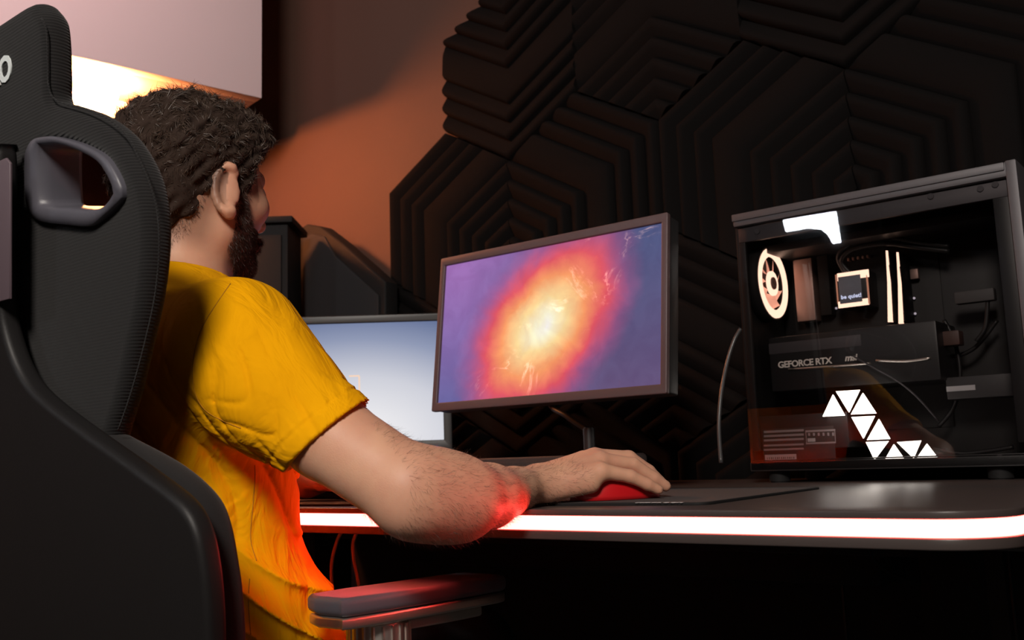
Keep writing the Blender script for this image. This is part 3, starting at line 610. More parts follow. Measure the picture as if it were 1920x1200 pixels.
# ------------------------------------------------------------------ chair
CXc = -1.07; rk = .18
cn = np.array([0, 1, rk]); cn /= np.linalg.norm(cn)         # backrest plane normal (leans back)
cp0 = np.array([CXc, .545, .668]); cx_ax = (1, 0, 0); cy_ax = (0, -rk, 1)
ch = thing('gaming_chair', 'black high-backed gaming chair with ribbed fabric and plastic shell, man sitting in it', 'chair', (CXc, .75, 0))
def chT(off):  # local z of the frame points to -Y (rear); off > 0 moves forward
    return frameT(cp0+cn*off, cx_ax, cy_ax)
def chpts(pix, off):
    T = chT(off); Ti = T.inverted(); out = []
    for px, py in pix:
        l = Ti @ Vector(PN(px, py, cp0+cn*off, cn)); out.append((l.x, l.y))
    return out
def mirr(pts): return pts+[(-x, y) for x, y in reversed(pts) if abs(x) > 1e-4]
up_px = [(96, 12), (116, 22), (128, 44), (133, 90), (135, 150), (137, 190), (165, 200), (205, 214), (240, 236), (272, 268), (299, 315), (315, 365), (321, 420), (319, 490), (308, 570), (290, 650), (268, 740), (246, 812), (225, 890)]
o_ = .010; up_l = chpts(up_px, o_); up_l = [(x, y) for x, y in up_l]
ups = [tuple(p) for p in crom([(.0, up_l[0][1]), (up_l[0][0]*.6, up_l[0][1]+.001)]+up_l+[(up_l[-1][0]*.5, up_l[-1][1]-.01), (0, up_l[-1][1]-.01)], 4)]
hole_px = [(80, 280), (92, 273), (126, 274), (180, 298), (203, 325), (216, 356), (213, 371), (189, 391), (130, 389), (92, 387), (82, 372)]
hl = chpts(hole_px, -.005)
fo_px = [(47, 300), (50, 280), (62, 262), (85, 256), (105, 257), (150, 270), (190, 291), (210, 314), (229, 354), (225, 374), (190, 408), (165, 424), (120, 421), (75, 415), (56, 398), (48, 370)]
hc = np.mean(hl, axis=0); NA = 72
def polar(pts):
    q = np.array([tuple(p) for p in crom(pts, 8, True)])-hc; a = np.arctan2(q[:, 1], q[:, 0]); r_ = np.hypot(q[:, 0], q[:, 1]); o = np.argsort(a)
    t = np.linspace(-math.pi, math.pi, NA, endpoint=False); return t, np.interp(t, a[o], r_[o], period=2*math.pi)
tA, rO = polar(chpts(fo_px, -.019)); _, rI = polar(chpts(hole_px, -.014))
def hpts(r_, s_=1): return [(s_*(hc[0]+r_[i]*math.cos(tA[i])), hc[1]+r_[i]*math.sin(tA[i])) for i in range(NA)]
holeR = hpts(rO*.35+rI*.65); holeL = [(-x, y) for x, y in reversed(holeR)]
bk_ = slab('backrest', [mirr(ups), holeR, holeL], .030, .013, chT(.001), M['fabric'], ch, 5)
# side bolster welt line along the wing
wpx = [(78, 34), (88, 60), (90, 120), (92, 165), (108, 190), (160, 205), (205, 225), (238, 256), (262, 300), (284, 352), (297, 410), (298, 480), (290, 560), (270, 650), (245, 740), (222, 806)]
wl = chpts(wpx, -.013)
for s_ in (1, -1): tube('welt_seam', [tuple(chT(-.0130) @ Vector((s_*x, y, 0))) for x, y in wl], .0008, M['fabric'], bk_, 4, 6)
# plastic frames round the two openings
for s_ in (1, -1):
    V = []; Fc = []; layers = ((rO, -.006), (rO, -.0175), (rO*.97+rI*.03, -.0200), (rO*.35+rI*.65, -.0200), (rI*.93+rO*.07, -.0170), (rI*.99, -.004), (rI*.94, .022), (rI*.99, .027), (rO*.45+rI*.55, .027), (rO*.45+rI*.55, .015))
    for r_, z in layers:
        V += [tuple(chT(z) @ Vector((x, y, 0))) for x, y in hpts(r_, s_)]
    for l in range(len(layers)-1):
        for k in range(NA): q = (k+1) % NA; Fc.append((l*NA+k, l*NA+q, (l+1)*NA+q, (l+1)*NA+k))
    raw('opening_frame', V, Fc, M['grey'], ch, True)
text('printed_name', 'PRO', .034, chT(-.0148) @ Matrix.Translation((chpts([(27, 140)], -.014)[0][0]-.067, chpts([(12, 152)], -.014)[0][1], 0)), mat('print_white', (.75, .8, .8), .5), ch, .0006, .22, .92, .0012)
# hip bolster section
lw_px = [(62, 676), (95, 715), (130, 745), (185, 780), (240, 812), (300, 843), (345, 870), (385, 903), (413, 940), (431, 990), (444, 1060), (452, 1120), (457, 1200), (455, 1300)]
lw = chpts(lw_px, .006)
lws = [tuple(p) for p in crom([(0, lw[0][1]+.004), (lw[0][0]*.6, lw[0][1]+.004)]+lw+[(lw[-1][0]*.9, lw[-1][1]-.05), (lw[-1][0]*.5, lw[-1][1]-.06), (0, lw[-1][1]-.06)], 4)]
slab('lumbar_section', [mirr(lws)], .050, .022, chT(-.006), M['fabric2'], ch, 5)
# rear plastic shell
shp = [(18, 272), (25, 280), (28, 320), (27, 440), (28, 560), (40, 630), (64, 692), (100, 738), (180, 800), (300, 884), (365, 935), (395, 985), (410, 1050), (418, 1120), (421, 1200), (420, 1290)]
sl = chpts(shp, -.029)
sls = [tuple(p) for p in crom([(0, sl[0][1]+.002)]+sl+[(sl[-1][0]*.9, sl[-1][1]-.03), (0, sl[-1][1]-.04)], 4)]
shl = slab('rear_shell', [mirr(sls)], .022, .007, chT(-.035), M['shell'], ch, 4)
ins = [(x*.80, y) for x, y in chpts([(8, 298), (14, 303), (17, 330), (18, 440), (19, 555)], -.048)]
# raised centre panel on shell
pnl = [(x, y) for x, y in chpts([(12, 296), (20, 306), (20, 420), (20, 560)], -.048)]
plate('centre_inlay', [mirr([(0, pnl[0][1])]+pnl+[(0, pnl[-1][1])])], .003, .001, chT(-.0475), mat('inlay', (.12, .085, .10), .5), shl, 1)
# seat, mechanism, base
plate('seat_cushion', [rrect(.50, .50, .09, 8)], .10, .035, Matrix.Translation((CXc, .86, .41)), M['fabric2'], ch, 5)
for s_ in (-1, 1): plate('seat_bolster', [rrect(.08, .46, .035, 6)], .12, .03, Matrix.Translation((CXc+s_*.245, .86, .43)), M['fabric2'], ch, 4)
box('mechanism', (CXc, .84, .345), (.20, .26, .05), M['matte'], ch, .01)
cyl('gas_lift', (CXc, .84, .10), (CXc, .84, .33), .028, M['matte'], ch)
cyl('hub', (CXc, .84, .06), (CXc, .84, .12), .05, M['black'], ch, bev=.006)
for k in range(5):
    a = math.radians(18+72*k); dx, dy = math.cos(a), math.sin(a)
    lg = tube('base_leg', [(CXc+dx*.04, .84+dy*.04, .10), (CXc+dx*.18, .84+dy*.18, .098), (CXc+dx*.32, .84+dy*.32, .078)], .022, M['black'], ch, 4)
    cyl('caster', (CXc+dx*.32-dy*.025, .84+dy*.32+dx*.025, .03), (CXc+dx*.32+dy*.025, .84+dy*.32-dx*.025, .03), .03, M['matte'], ch, bev=.004)
    cyl('caster_stem', (CXc+dx*.32, .84+dy*.32, .05), (CXc+dx*.32, .84+dy*.32, .08), .006, M['chrome'], ch)
for s_ in (-1, 1): box('back_hinge', (CXc+s_*.22, .60, .45), (.02, .10, .20), M['matte'], ch, .008)
# armrests
ARZ = .668
arc = PZ(772, 1094, .668)
def armrest(s_, x_):
    # pad corners measured on the right armrest, top at ARZ
    cxy = np.array([x_, arc[1]])
    pr = thing('armrest', None, None, (cxy[0], cxy[1], ARZ)); pr.parent = ch; pr.matrix_parent_inverse = ch.matrix_world.inverted()
    bpy.context.view_layer.update(); pinv = Matrix.Translation(Vector((cxy[0], cxy[1], ARZ))).inverted()
    def fix(o): o.parent = pr; o.matrix_parent_inverse = pinv; return o
    T_ = Matrix.Translation((cxy[0], cxy[1], 0)) @ Matrix.Rotation(math.radians(-6*s_), 4, 'Z')
    prof = [(-.046, -.128), (.03, -.134), (.044, -.122), (.049, 0), (.044, .12), (.03, .130), (-.03, .130), (-.046, .118), (-.049, 0)]
    prof = [(s_*x*.82, y*.90) for x, y in prof]; pf = [tuple(p) for p in crom(prof, 2, True)]
    fix(plate('pad', [pf], .020, .007, T_ @ Matrix.Translation((0, 0, ARZ-.010)), M['grey'], None, 4))
    fix(plate('chrome_rim', [[(x*.97, y*.985) for x, y in pf]], .012, .003, T_ @ Matrix.Translation((0, 0, ARZ-.0265)), M['chrome'], None, 3))
    fix(plate('slide_plate', [[(x*.62, y*.5+.03) for x, y in pf]], .012, .003, T_ @ Matrix.Translation((0, 0, ARZ-.040)), mat('satin_grey', (.35, .33, .30), .4), None, 2))
    q = T_ @ Vector((-.004*s_, -.045, 0))
    fix(cyl('chrome_collar', (q.x, q.y, ARZ-.064), (q.x, q.y, ARZ-.034), .034, M['chrome'], None, seg=40, bev=.002))
    for k in range(20):
        a = 2*math.pi*k/20; fix(box('collar_rib', (q.x+.034*math.cos(a), q.y+.034*math.sin(a), ARZ-.048), (.003, .003, .022), M['chrome'], None, 0))
    fix(cyl('post', (q.x, q.y, .36), (q.x, q.y, ARZ-.064), .034, M['black'], None, r2=.031, bev=.003))
    fix(box('post_bracket', (q.x-s_*.05, q.y, .37), (.14, .06, .025), M['matte'], None, .005))
armrest(1, arc[0]); armrest(-1, 2*CXc-arc[0])
# ------------------------------------------------------------------ implicit-surface modelling for the man
class Sdf:
    def __init__(s): s.p = []
    def cap(s, a, b, ra, rb, k=.012, grow=0):
        a = np.array(a, float); b = np.array(b, float); c = (a+b)/2; R = np.linalg.norm(b-a)/2+max(ra, rb)+grow
        s.p.append(('c', c, R, k, (a, b, ra+grow, rb+grow))); return s
    def ell(s, c, ax, rad, k=.02, grow=0):
        c = np.array(c, float); A = np.array(ax, float) if ax is not None else np.eye(3); rad = np.array(rad, float)+grow
        s.p.append(('e', c, rad.max(), k, (A, rad))); return s
def ev(pr, X):
    t, c, R, k, a = pr
    if t == 'c':
        A, B, ra, rb = a; ba = B-A; pa = X-A; h = np.clip((pa@ba)/(ba@ba), 0, 1)
        return np.linalg.norm(pa-h[:, None]*ba, axis=1)-(ra+(rb-ra)*h)
    A, rad = a; q = (X-c)@A.T; k0 = np.linalg.norm(q/rad, axis=1)+1e-9; k1 = np.linalg.norm(q/rad**2, axis=1)+1e-9
    return k0*(k0-1)/k1
def evalall(ps, X):
    d = np.full(len(X), .5, np.float64)
    for p in ps:
        e = ev(p, X); k = p[3]
        if k > 0:
            h = np.maximum(k-np.abs(d-e), 0)/k; d = np.minimum(d, e)-h*h*k*.25
        else: d = np.minimum(d, e)
    return d
def polygonize(name, sd, h, m, parent, post=None, margin=.03, n=14):
    prims = sd.p; cs = np.array([p[1] for p in prims]); Rs = np.array([p[2] for p in prims])
    lo_ = (cs-Rs[:, None]).min(0)-.02; hi_ = (cs+Rs[:, None]).max(0)+.02
    B = n*h; nb_ = np.ceil((hi_-lo_)/B).astype(int); NG = (nb_*n+4).astype(np.int64)
    ax = np.arange(-1, n+1); gi = np.stack(np.meshgrid(ax, ax, ax, indexing='ij'), -1).reshape(-1, 3); K = n+2
    hb = B*math.sqrt(3)/2+h*1.8
    vid = []; vpos = []; quads = []
    bi = np.stack(np.meshgrid(*[np.arange(q) for q in nb_], indexing='ij'), -1).reshape(-1, 3); bc = lo_+(bi+.5)*B
    dall = np.full(len(bc), 9.)
    for p in prims: dall = np.minimum(dall, np.linalg.norm(bc-p[1], axis=1)-p[2])
    sel = np.where(dall < hb+margin)[0]
    dc_ = np.abs(evalall(prims, bc[sel])); sel = sel[dc_ < hb*1.5+margin+.03]
    corners = [(i, j, k_) for i in (0, 1) for j in (0, 1) for k_ in (0, 1)]
    edges = [(a, b) for ai, a in enumerate(corners) for b in corners[ai+1:] if sum(abs(a[q]-b[q]) for q in range(3)) == 1]
    for s_ in sel:
        b0 = bi[s_]; ctr = bc[s_]; lb = np.linalg.norm(cs-ctr, axis=1)-Rs
        act = [prims[i] for i in np.where(lb < hb+margin+.03)[0]]
        if not act: continue
        G = gi+b0*n; X = lo_+G*h; D = evalall(act, X)
        if post: D = post(X, D)
        if D.min() > 0 or D.max() < 0: continue
        D = D.reshape(K, K, K); sg = D < 0
        # cells -1..n-1  -> local 0..n
        cl = {c: D[c[0]:K-1+c[0], c[1]:K-1+c[1], c[2]:K-1+c[2]] for c in corners}
        cnt = sum((cl[c] < 0).astype(np.int8) for c in corners); act_c = np.where((cnt > 0) & (cnt < 8))
        if len(act_c[0]) == 0: continue
        acc = np.zeros((len(act_c[0]), 3)); num = np.zeros(len(act_c[0]))
        for a, b in edges:
            va = cl[a][act_c]; vb = cl[b][act_c]; cross = (va < 0) != (vb < 0); den = np.where(cross, va-vb, 1); t = np.where(cross, va/den, 0)
            pt_ = np.array(a)[None]+(np.array(b)-np.array(a))[None]*t[:, None]; acc += pt_*cross[:, None]; num += cross
        gc = np.stack(act_c, -1)-1+b0*n; pos = lo_+(gc+acc/num[:, None])*h
        key = ((gc[:, 0]+2)*NG[1]+(gc[:, 1]+2))*NG[2]+gc[:, 2]+2
        vid.append(key); vpos.append(pos)
        for axn in range(3):
            o1, o2 = [(1, 2), (2, 0), (0, 1)][axn]
            sl0 = [slice(1, K-1)]*3; sl1 = list(sl0); sl1[axn] = slice(2, K)
            if True:
                A_ = sg[tuple(sl0)]; B_ = sg[tuple(sl1)]; cr2 = np.where(A_ != B_)
                if len(cr2[0]) == 0: continue
                g2 = np.stack(cr2, -1)+b0*n; flip = A_[cr2]
                def kk(d1, d2):
                    g3 = g2.copy(); g3[:, o1] += d1; g3[:, o2] += d2; return ((g3[:, 0]+2)*NG[1]+(g3[:, 1]+2))*NG[2]+g3[:, 2]+2
                q = np.stack([kk(-1, -1), kk(0, -1), kk(0, 0), kk(-1, 0)], -1); q[~flip] = q[~flip][:, ::-1]; quads.append(q)
    vid = np.concatenate(vid); vpos = np.concatenate(vpos); quads = np.concatenate(quads)
    uid, first = np.unique(vid, return_index=True); P_ = vpos[first]; Q = np.searchsorted(uid, quads); ok = (Q < len(uid)).all(1); Q = Q[ok]; ok = (uid[Q] == quads[ok]).all(1); Q = Q[ok]
    me = bpy.data.meshes.new(name); me.vertices.add(len(P_)); me.vertices.foreach_set('co', P_.astype(np.float32).ravel())
    me.loops.add(len(Q)*4); me.loops.foreach_set('vertex_index', Q.astype(np.int32).ravel()); me.polygons.add(len(Q)); me.polygons.foreach_set('loop_start', np.arange(0, len(Q)*4, 4, dtype=np.int32))
    me.update(calc_edges=True); me.polygons.foreach_set('use_smooth', np.ones(len(Q), bool)); me.materials.append(m)
    print(name, len(P_), 'verts'); o = bpy.data.objects.new(name, me); link(o, parent); return o, P_, Q
def sn(X, v, ph=0): return np.sin(X@np.array(v)+ph)
# skeleton -------------------------------------------------------------
HDC = P(362, 332, 1.262); fa = -.10
hfv = np.array([math.sin(fa), math.cos(fa), -.04]); hfv /= np.linalg.norm(hfv); hsv = np.cross(hfv, [0, 0, 1.]); hsv /= np.linalg.norm(hsv); huv = np.cross(hsv, hfv)
HA = np.array([hfv, hsv, huv])
def HP(f_, s_, u_): return HDC+hfv*f_+hsv*s_+huv*u_
shR = P(448, 655, 1.07); elR = P(764, 917, .962); upM = P(612, 815, 1.0); faM = P(866, 936, 1.0); faN = P(935, 925, 1.09); wrR = W0
shL = np.array([-1.285, .70, .955]); elL = np.array([-1.40, .88, .80]); wrL = np.array([-1.20, 1.0, .782])
pel = np.array([-1.085, .69, .52]); chest = np.array([-1.085, .705, .86]); neckb = np.array([-1.085, .70, 1.035])
def torso(sd, g=0.):
    sd.ell((-1.082, .70, .87), None, (.172, .108, .155), .03, g)
    sd.ell((-1.082, .705, .73), None, (.155, .108, .16), .05, g)
    sd.ell((-1.085, .70, .56), None, (.170, .120, .13), .05, g)
    sd.cap((-1.085, .685, .97), (-1.085, .70, 1.045), .066, .052, .05, g)
    sd.cap((-1.075, .68, .995), shR+np.array([-.02, 0, .012]), .052, .048, .05, g)
    sd.cap((-1.095, .68, .995), shL+np.array([.02, 0, .01]), .052, .048, .05, g)
    sd.ell((-.985, .63, .90), None, (.075, .05, .09), .04, g)      # right shoulder blade
    sd.ell((-1.18, .64, .90), None, (.075, .05, .09), .04, g)
def armR(sd, g=0., kk=.03):
    sd.ell(shR, None, (.060, .060, .062), kk, g); sd.cap(shR, upM, .057, .044, kk, g); sd.cap(upM, elR, .044, .0415, .012, g)
body = Sdf(); torso(body); armR(body)
fa1 = P(915, 930, 1.045); fa2 = P(962, 920, 1.095)
body.cap(elR, faM, .0420, .0400, .008); body.cap(faM, fa1, .0400, .0340, .008); body.cap(fa1, fa2, .0340, .0262, .008); body.cap(fa2, wrR, .0262, .0205, .006)
body.ell(P(770, 958, .95), None, (.022, .022, .020), .02)            # elbow point
body.ell(P(815, 930, .985), None, (.040, .046, .041), .03)            # forearm muscle
# right hand
body.cap(H(.0, .010, .0), H(.0, -.010, .0), .0175, .0165, .012)
body.cap(H(.0, .008, .002), H(.075, .022, .023), .0165, .013, .008); body.cap(H(.0, 0, .002), H(.08, .004, .026), .0165, .0132, .008)
body.cap(H(.0, -.008, .0), H(.076, -.013, .022), .016, .0125, .008); body.cap(H(.0, -.012, -.003), H(.066, -.030, .010), .015, .0118, .008)
body.cap(H(.01, -.014, -.008), H(.055, -.028, -.002), .013, .012, .008)
for m_, p_, d_, t_, r_ in (((.082, .027, .025), (.122, .028, .0245), (.146, .026, .008), (.163, .023, -.006), .0088),
                          ((.087, .006, .027), (.130, .003, .025), (.156, .000, .008), (.172, -.003, -.006), .0090),
                          ((.080, -.014, .023), (.121, -.019, .017), (.147, -.023, .000), (.163, -.025, -.010), .0086),
                          ((.070, -.032, .011), (.103, -.039, .004), (.124, -.043, -.006), (.138, -.045, -.013), .0076)):
    a_, b_, c_, e_ = (H(*q) for q in (m_, p_, d_, t_))
    body.cap(a_, b_, r_*1.25, r_*1.05, .006); body.cap(b_, c_, r_*1.07, r_*.95, .003); body.cap(c_, e_, r_*.95, r_*.78, .003)
body.cap(H(.01, .018, -.004), H(.052, .038, -.004), .014, .0115, .012); body.cap(H(.052, .038, -.004), H(.083, .042, -.010), .0112, .0092, .004); body.cap(H(.083, .042, -.010), H(.105, .040, -.014), .0092, .0075, .003)
# left arm
body.ell(shL, None, (.058, .058, .06), .03); body.cap(shL, elL, .052, .039, .03); body.cap(elL, (elL+wrL)/2, .039, .036, .03); body.cap((elL+wrL)/2, wrL, .036, .022, .03)
ld = (wrL-elL)/np.linalg.norm(wrL-elL); ld = np.array([.92, .39, 0]); ls_ = np.array([.39, -.92, 0])
def HL(a, b, c): return wrL+ld*a+ls_*b+up*c
for b_ in (-.028, -.009, .009, .027): body.cap(wrL, HL(.075, b_, .012), .018, .0115, .014)
for b_, L_ in ((-.032, .062), (-.011, .074), (.010, .078), (.030, .070)):
    body.cap(HL(.075, b_, .012), HL(.075+L_*.5, b_*1.1, .010), .0105, .009, .006); body.cap(HL(.075+L_*.5, b_*1.1, .010), HL(.075+L_*.85, b_*1.15, -.006), .009, .0072, .003)
body.cap(HL(.01, .018, 0), HL(.05, .048, -.004), .013, .010, .012); body.cap(HL(.05, .048, -.004), HL(.08, .052, -.008), .0098, .008, .004)
# head
body.cap((-1.085, .70, 1.03), HP(-.018, 0, -.055), .056, .053, .03)
body.ell(HP(-.004, 0, 0), HA, (.096, .075, .086), .02)
body.ell(HP(.030, 0, -.045), HA, (.060, .062, .070), .03)
body.cap(HP(.010, .045, -.078), HP(.070, .014, -.108), .016, .014, .03); body.cap(HP(.010, -.045, -.078), HP(.070, -.014, -.108), .016, .014, .03)
body.cap(HP(.070, .012, -.104), HP(.070, -.012, -.104), .017, .017, .02)
body.cap(HP(.083, .028, .012), HP(.088, .008, .010), .010, .010, .012); body.cap(HP(.083, -.028, .012), HP(.088, -.008, .010), .010, .010, .012)
for s_ in (1, -1): body.ell(HP(.062, s_*.042, -.034), HA, (.022, .020, .018), .02)                 # cheekbones
for s_ in (1, -1): body.ell(HP(.078, s_*.031, -.008), HA, (.011, .012, .011), .003)                # eyeballs and lids
body.cap(HP(.092, 0, -.004), HP(.114, 0, -.040), .008, .010, .010); body.cap(HP(.098, .010, -.044), HP(.098, -.010, -.044), .009, .009, .008)
body.cap(HP(.094, .020, -.070), HP(.094, -.020, -.070), .0065, .0065, .004); body.cap(HP(.092, .018, -.079), HP(.092, -.018, -.079), .007, .007, .004)
for s_ in (1, -1):      # ears: dish, helix, antihelix, lobe
    ec = HP(-.008, s_*.074, -.036); o1 = hsv*s_*.85-hfv*.52; o1 /= np.linalg.norm(o1); fwd = hfv*.85+hsv*s_*.52; fwd = fwd/np.linalg.norm(fwd)
    ax3 = np.array([fwd, huv, o1]); rim = []
    for k in range(11):
        a = math.radians(205-k*27); rr_ = (.0155, .0290); rim.append(ec+fwd*(-rr_[0]*math.cos(math.radians(25))*0)+fwd*rr_[0]*math.cos(a)*-1*-1+huv*(rr_[1]*math.sin(a)+.004)+o1*(.011+(-.006 if math.cos(a) > .5 else .0)))
    body.ell(ec+o1*.002+huv*.002, ax3, (.0150, .0280, .0058), .008)
    rimp = []
    for k in range(12):
        a = math.radians(50+k*22); rimp.append(ec+fwd*(.0155*math.cos(a))+huv*(.029*math.sin(a)+.003)+o1*(.0075 if k else .002))
    for q0, q1 in zip(rimp[:-1], rimp[1:]): body.cap(q0, q1, .0046, .0046, .004)
    body.ell(ec+huv*-.027+fwd*.004+o1*.003, ax3, (.008, .009, .0045), .006); body.cap(ec+fwd*.012+huv*.002, ec+fwd*.011-huv*.008, .004, .004, .004)
# legs
for s_, kx in ((1, -.965), (-1, -1.205)):
    hip = np.array([-1.085+s_*.085, .70, .53]); kn = np.array([kx, 1.10, .53]); an = np.array([kx, 1.07, .09])
    body.cap(hip, kn, .078, .054, .04); body.cap(kn, an, .052, .036, .03); body.cap(an+np.array([0, -.02, -.04]), an+np.array([0, .15, -.055]), .034, .024, .02)
man = thing('person', 'bearded man in a yellow T-shirt sitting in the gaming chair, hand on mouse', 'person', (-1.085, .70, .45))
# hand and elbow must not sink into the desk
def bodypost(X, D): return D
bo, BP, BQ = polygonize('body', body, .0028, M['skin'], man, bodypost)
def softmask(x, a, b): return np.clip((x-a)/(b-a), 0, 1)
q_ = (BP-HDC)@HA.T; f_, s2_, u_ = q_.T
jaw = softmask(f_, .008, .022)*softmask(np.interp(f_, [.012, .03, .05, .07, .1], [-.005, -.032, -.058, -.062, -.055])-u_, -.006, .008)*softmask(u_, -.15, -.115)
lip = softmask(.012-np.abs(u_+.0745), 0, .004)*softmask(f_, .088, .093)*(np.abs(s2_) < .024)
nape = softmask(-.004-f_, 0, .02)*softmask(u_, -.115, -.09)*softmask(.092-np.hypot(s2_, f_*.7), -.01, .01)*.6+softmask(u_, -.05, .0)*(f_ < .05)
att = bo.data.color_attributes.new('tint', 'FLOAT_COLOR', 'POINT'); cc_ = np.zeros((len(BP), 4), np.float32); cc_[:, 0] = np.clip(jaw*(1-lip), 0, 1); cc_[:, 1] = lip; cc_[:, 2] = np.clip(nape, 0, 1)*(np.abs(s2_) < .08)*(BP[:, 2] > 1.0); cc_[:, 3] = 1
att.data.foreach_set('color', cc_.ravel())
nt_ = M['skin'].node_tree; bs_ = nt_.nodes['Principled BSDF']; src = bs_.inputs['Base Color'].links[0].from_socket
at_ = nt_.nodes.new('ShaderNodeAttribute'); at_.attribute_name = 'tint'; sp_ = nt_.nodes.new('ShaderNodeSeparateColor'); nt_.links.new(at_.outputs['Color'], sp_.inputs[0])
for ch_, colr_, am in ((0, (.13, .06, .042), .85), (1, (.50, .17, .14), .9), (2, (.10, .055, .04), .8)):
    mx_ = nt_.nodes.new('ShaderNodeMix'); mx_.data_type = 'RGBA'; ml_ = nt_.nodes.new('ShaderNodeMath'); ml_.operation = 'MULTIPLY'; ml_.inputs[1].default_value = am
    nt_.links.new(sp_.outputs[ch_], ml_.inputs[0]); nt_.links.new(ml_.outputs[0], mx_.inputs[0]); nt_.links.new(src, mx_.inputs[6]); mx_.inputs[7].default_value = (*colr_, 1); src = mx_.outputs[2]
nt_.links.new(src, bs_.inputs['Base Color'])
# shirt ---------------------------------------------------------------
shirt = Sdf(); torso(shirt, .011)
hemN = (elR-upM)/np.linalg.norm(elR-upM)
armR(shirt, .0060, .035)
shirt.ell(P(500, 745, 1.04), None, (.052, .052, .055), .05)           # loose cloth under the arm
sldir = (elL-shL)/np.linalg.norm(elL-shL); hemL = shL+sldir*.16
shirt.ell(shL, None, (.066, .066, .068), .03); shirt.cap(shL, hemL+sldir*.05, .060, .052, .03)
shirt.ell((-1.07, .72, .63), None, (.172, .135, .10), .06)
shirt.ell((-.965, .765, .575), None, (.075, .07, .06), .05)           # bunched hem at the waist
hemP = P(613, 819, 1.0); v1 = P(678, 771, 1.0)-P(547, 866, 1.0)
hn = np.cross(v1, cf); hn /= np.linalg.norm(hn)
if hn@hemN < 0: hn = -hn
hn = hn+.25*(hemN-hn*(hemN@hn)); hn /= np.linalg.norm(hn)
seamP = P(430, 530, 1.10); _c = P(452, 802, 1.05); _b = PY(362, 665, .605); sN = np.cross(_c-seamP, _b-seamP); sN /= np.linalg.norm(sN)
if sN[0] < 0: sN = -sN
cv = Sdf(); cv.cap(shR+(upM-shR)*.45, elR, .0460, .0452, 0); cvL = Sdf(); cvL.cap(shL+sldir*.10, elL, .050, .048, 0)
armax = (upM-shR)/np.linalg.norm(upM-shR); pit = P(500, 800, 1.06); _e1 = np.cross(armax, cf); _e1 /= np.linalg.norm(_e1); pq_pit = (P(530, 830, 1.02)-shR)@_e1
def shirtpost(X, D):
    # folds -------------------------------------------------
    rel = X-shR; t = rel@armax
    rad = np.linalg.norm(rel-t[:, None]*armax, axis=1); wsl = np.clip((t-.01)/.05, 0, 1)*np.clip((.092-rad)/.02, 0, 1)
    wa = sn(X, (14, 22, -9), 1)*.6+sn(X, (-9, 31, 17), 2)*.4
    # sleeve: folds fan out from the armpit
    rp = X-pit; ang = np.arctan2(rp@np.array([0, 0, 1.]), rp@cr); rr_ = np.linalg.norm(rp, axis=1)
    e1 = np.cross(armax, cf); e1 /= np.linalg.norm(e1); pq = (X-shR)@e1
    low = np.clip((np.abs(pq-pq_pit)*-1+.115)/.08, 0, 1)
    f1 = (1-np.abs(np.sin(pq*88+t*44+wa*2.0+sn(X, (46, -32, 40))*1.1)))**3-.15
    d = .0042*f1*wsl*low*(.6+.4*sn(X, (50, 37, -41), 1))*np.clip(t/.05, 0, 1)
    f2 = (1-np.abs(np.sin(t*74-pq*34+sn(X, (48, 35, 55))*1.6+wa*1.8)))**3-.15
    d += .0030*f2*wsl*np.clip((t-.04)/.05, 0, 1)*(.5+.5*low)*(.5+.5*sn(X, (34, -25, 30), .5))
    d += .0016*sn(X, (28, 40, 33), .8)*wsl*np.clip((.19-t)/.05, 0, 1)
    # torso: soft long folds, drawn towards the waist
    wt = 1-wsl; z = X[:, 2]
    ph = (X[:, 0]*.8+X[:, 1]*.9)*46+(z-.7)*30+sn(X, (8, 13, 19), 1)*1.7+sn(X, (21, -17, 12), .3)*.7
    f3 = (1-np.abs(np.sin(ph)))**3; d += .0060*(f3-.2)*wt*np.clip((.98-z)/.22, 0, 1)*(.6+.4*sn(X, (15, 9, 17), 2))
    lo2 = np.clip((.745-z)/.07, 0, 1); f4 = (1-np.abs(np.sin((z*64+(X[:, 0]+X[:, 1])*24+sn(X, (22, 16, 14))*1.5))))**2
    d += -.009*f4*lo2*wt+.004*lo2*sn(X, (30, 24, 40))
    D = D+d
    # seams
    s1 = (X-seamP)@sN
    D = D+.0020*np.exp(-(s1/.0020)**2)*(X[:, 0] > -1.02)*(X[:, 2] > .84)-.0012*np.clip(s1/.004, 0, 1)*(s1 < .03)*(X[:, 2] > .84)*(X[:, 0] > -1.02)*np.clip((.03-s1)/.026, 0, 1)
    hs_ = (X-hemP)@hn; D = D+.0016*np.exp(-((hs_+.019)/.0018)**2)*(X[:, 0] > -.95)*wsl
    D = np.where((hs_ > -.024) & (X[:, 0] > -.95), D-.0010, D)
    # openings: arm holes hollow, cut at hems, neck, bottom
    farR = (X[:, 0] > -.885) & (X[:, 2] > .70)
    D = np.where(farR, np.maximum(D, hs_), D)
    hl_ = (X-hemL)@sldir; D = np.where(X[:, 0] < -1.278, np.maximum(D, hl_), D)
    c = evalall(cv.p, X); D = np.where(farR, np.maximum(D, -c), D); c2 = evalall(cvL.p, X); D = np.where(X[:, 0] < -1.29, np.maximum(D, -c2), D)
    nk = np.linalg.norm((X-np.array([-1.085, .715, 1.05]))[:, :2]*np.array([1, .95]), axis=1)-.073
    ncut = 1.036+(X[:, 1]-.70)*-.28+np.clip(np.abs(X[:, 0]+1.085)-.045, 0, 1)*.1
    D = np.where(X[:, 2] > .99, np.maximum(D, np.minimum(X[:, 2]-ncut, 9)), D)
    nin = np.linalg.norm((X-np.array([-1.085, .702, 0]))[:, :2], axis=1)-.0605
    D = np.where(X[:, 2] > 1.0, np.maximum(D, -nin), D)
    return np.maximum(D, .485-X[:, 2])
so, SP, SQ = polygonize('t_shirt', shirt, .0024, M['shirt'], man, shirtpost)
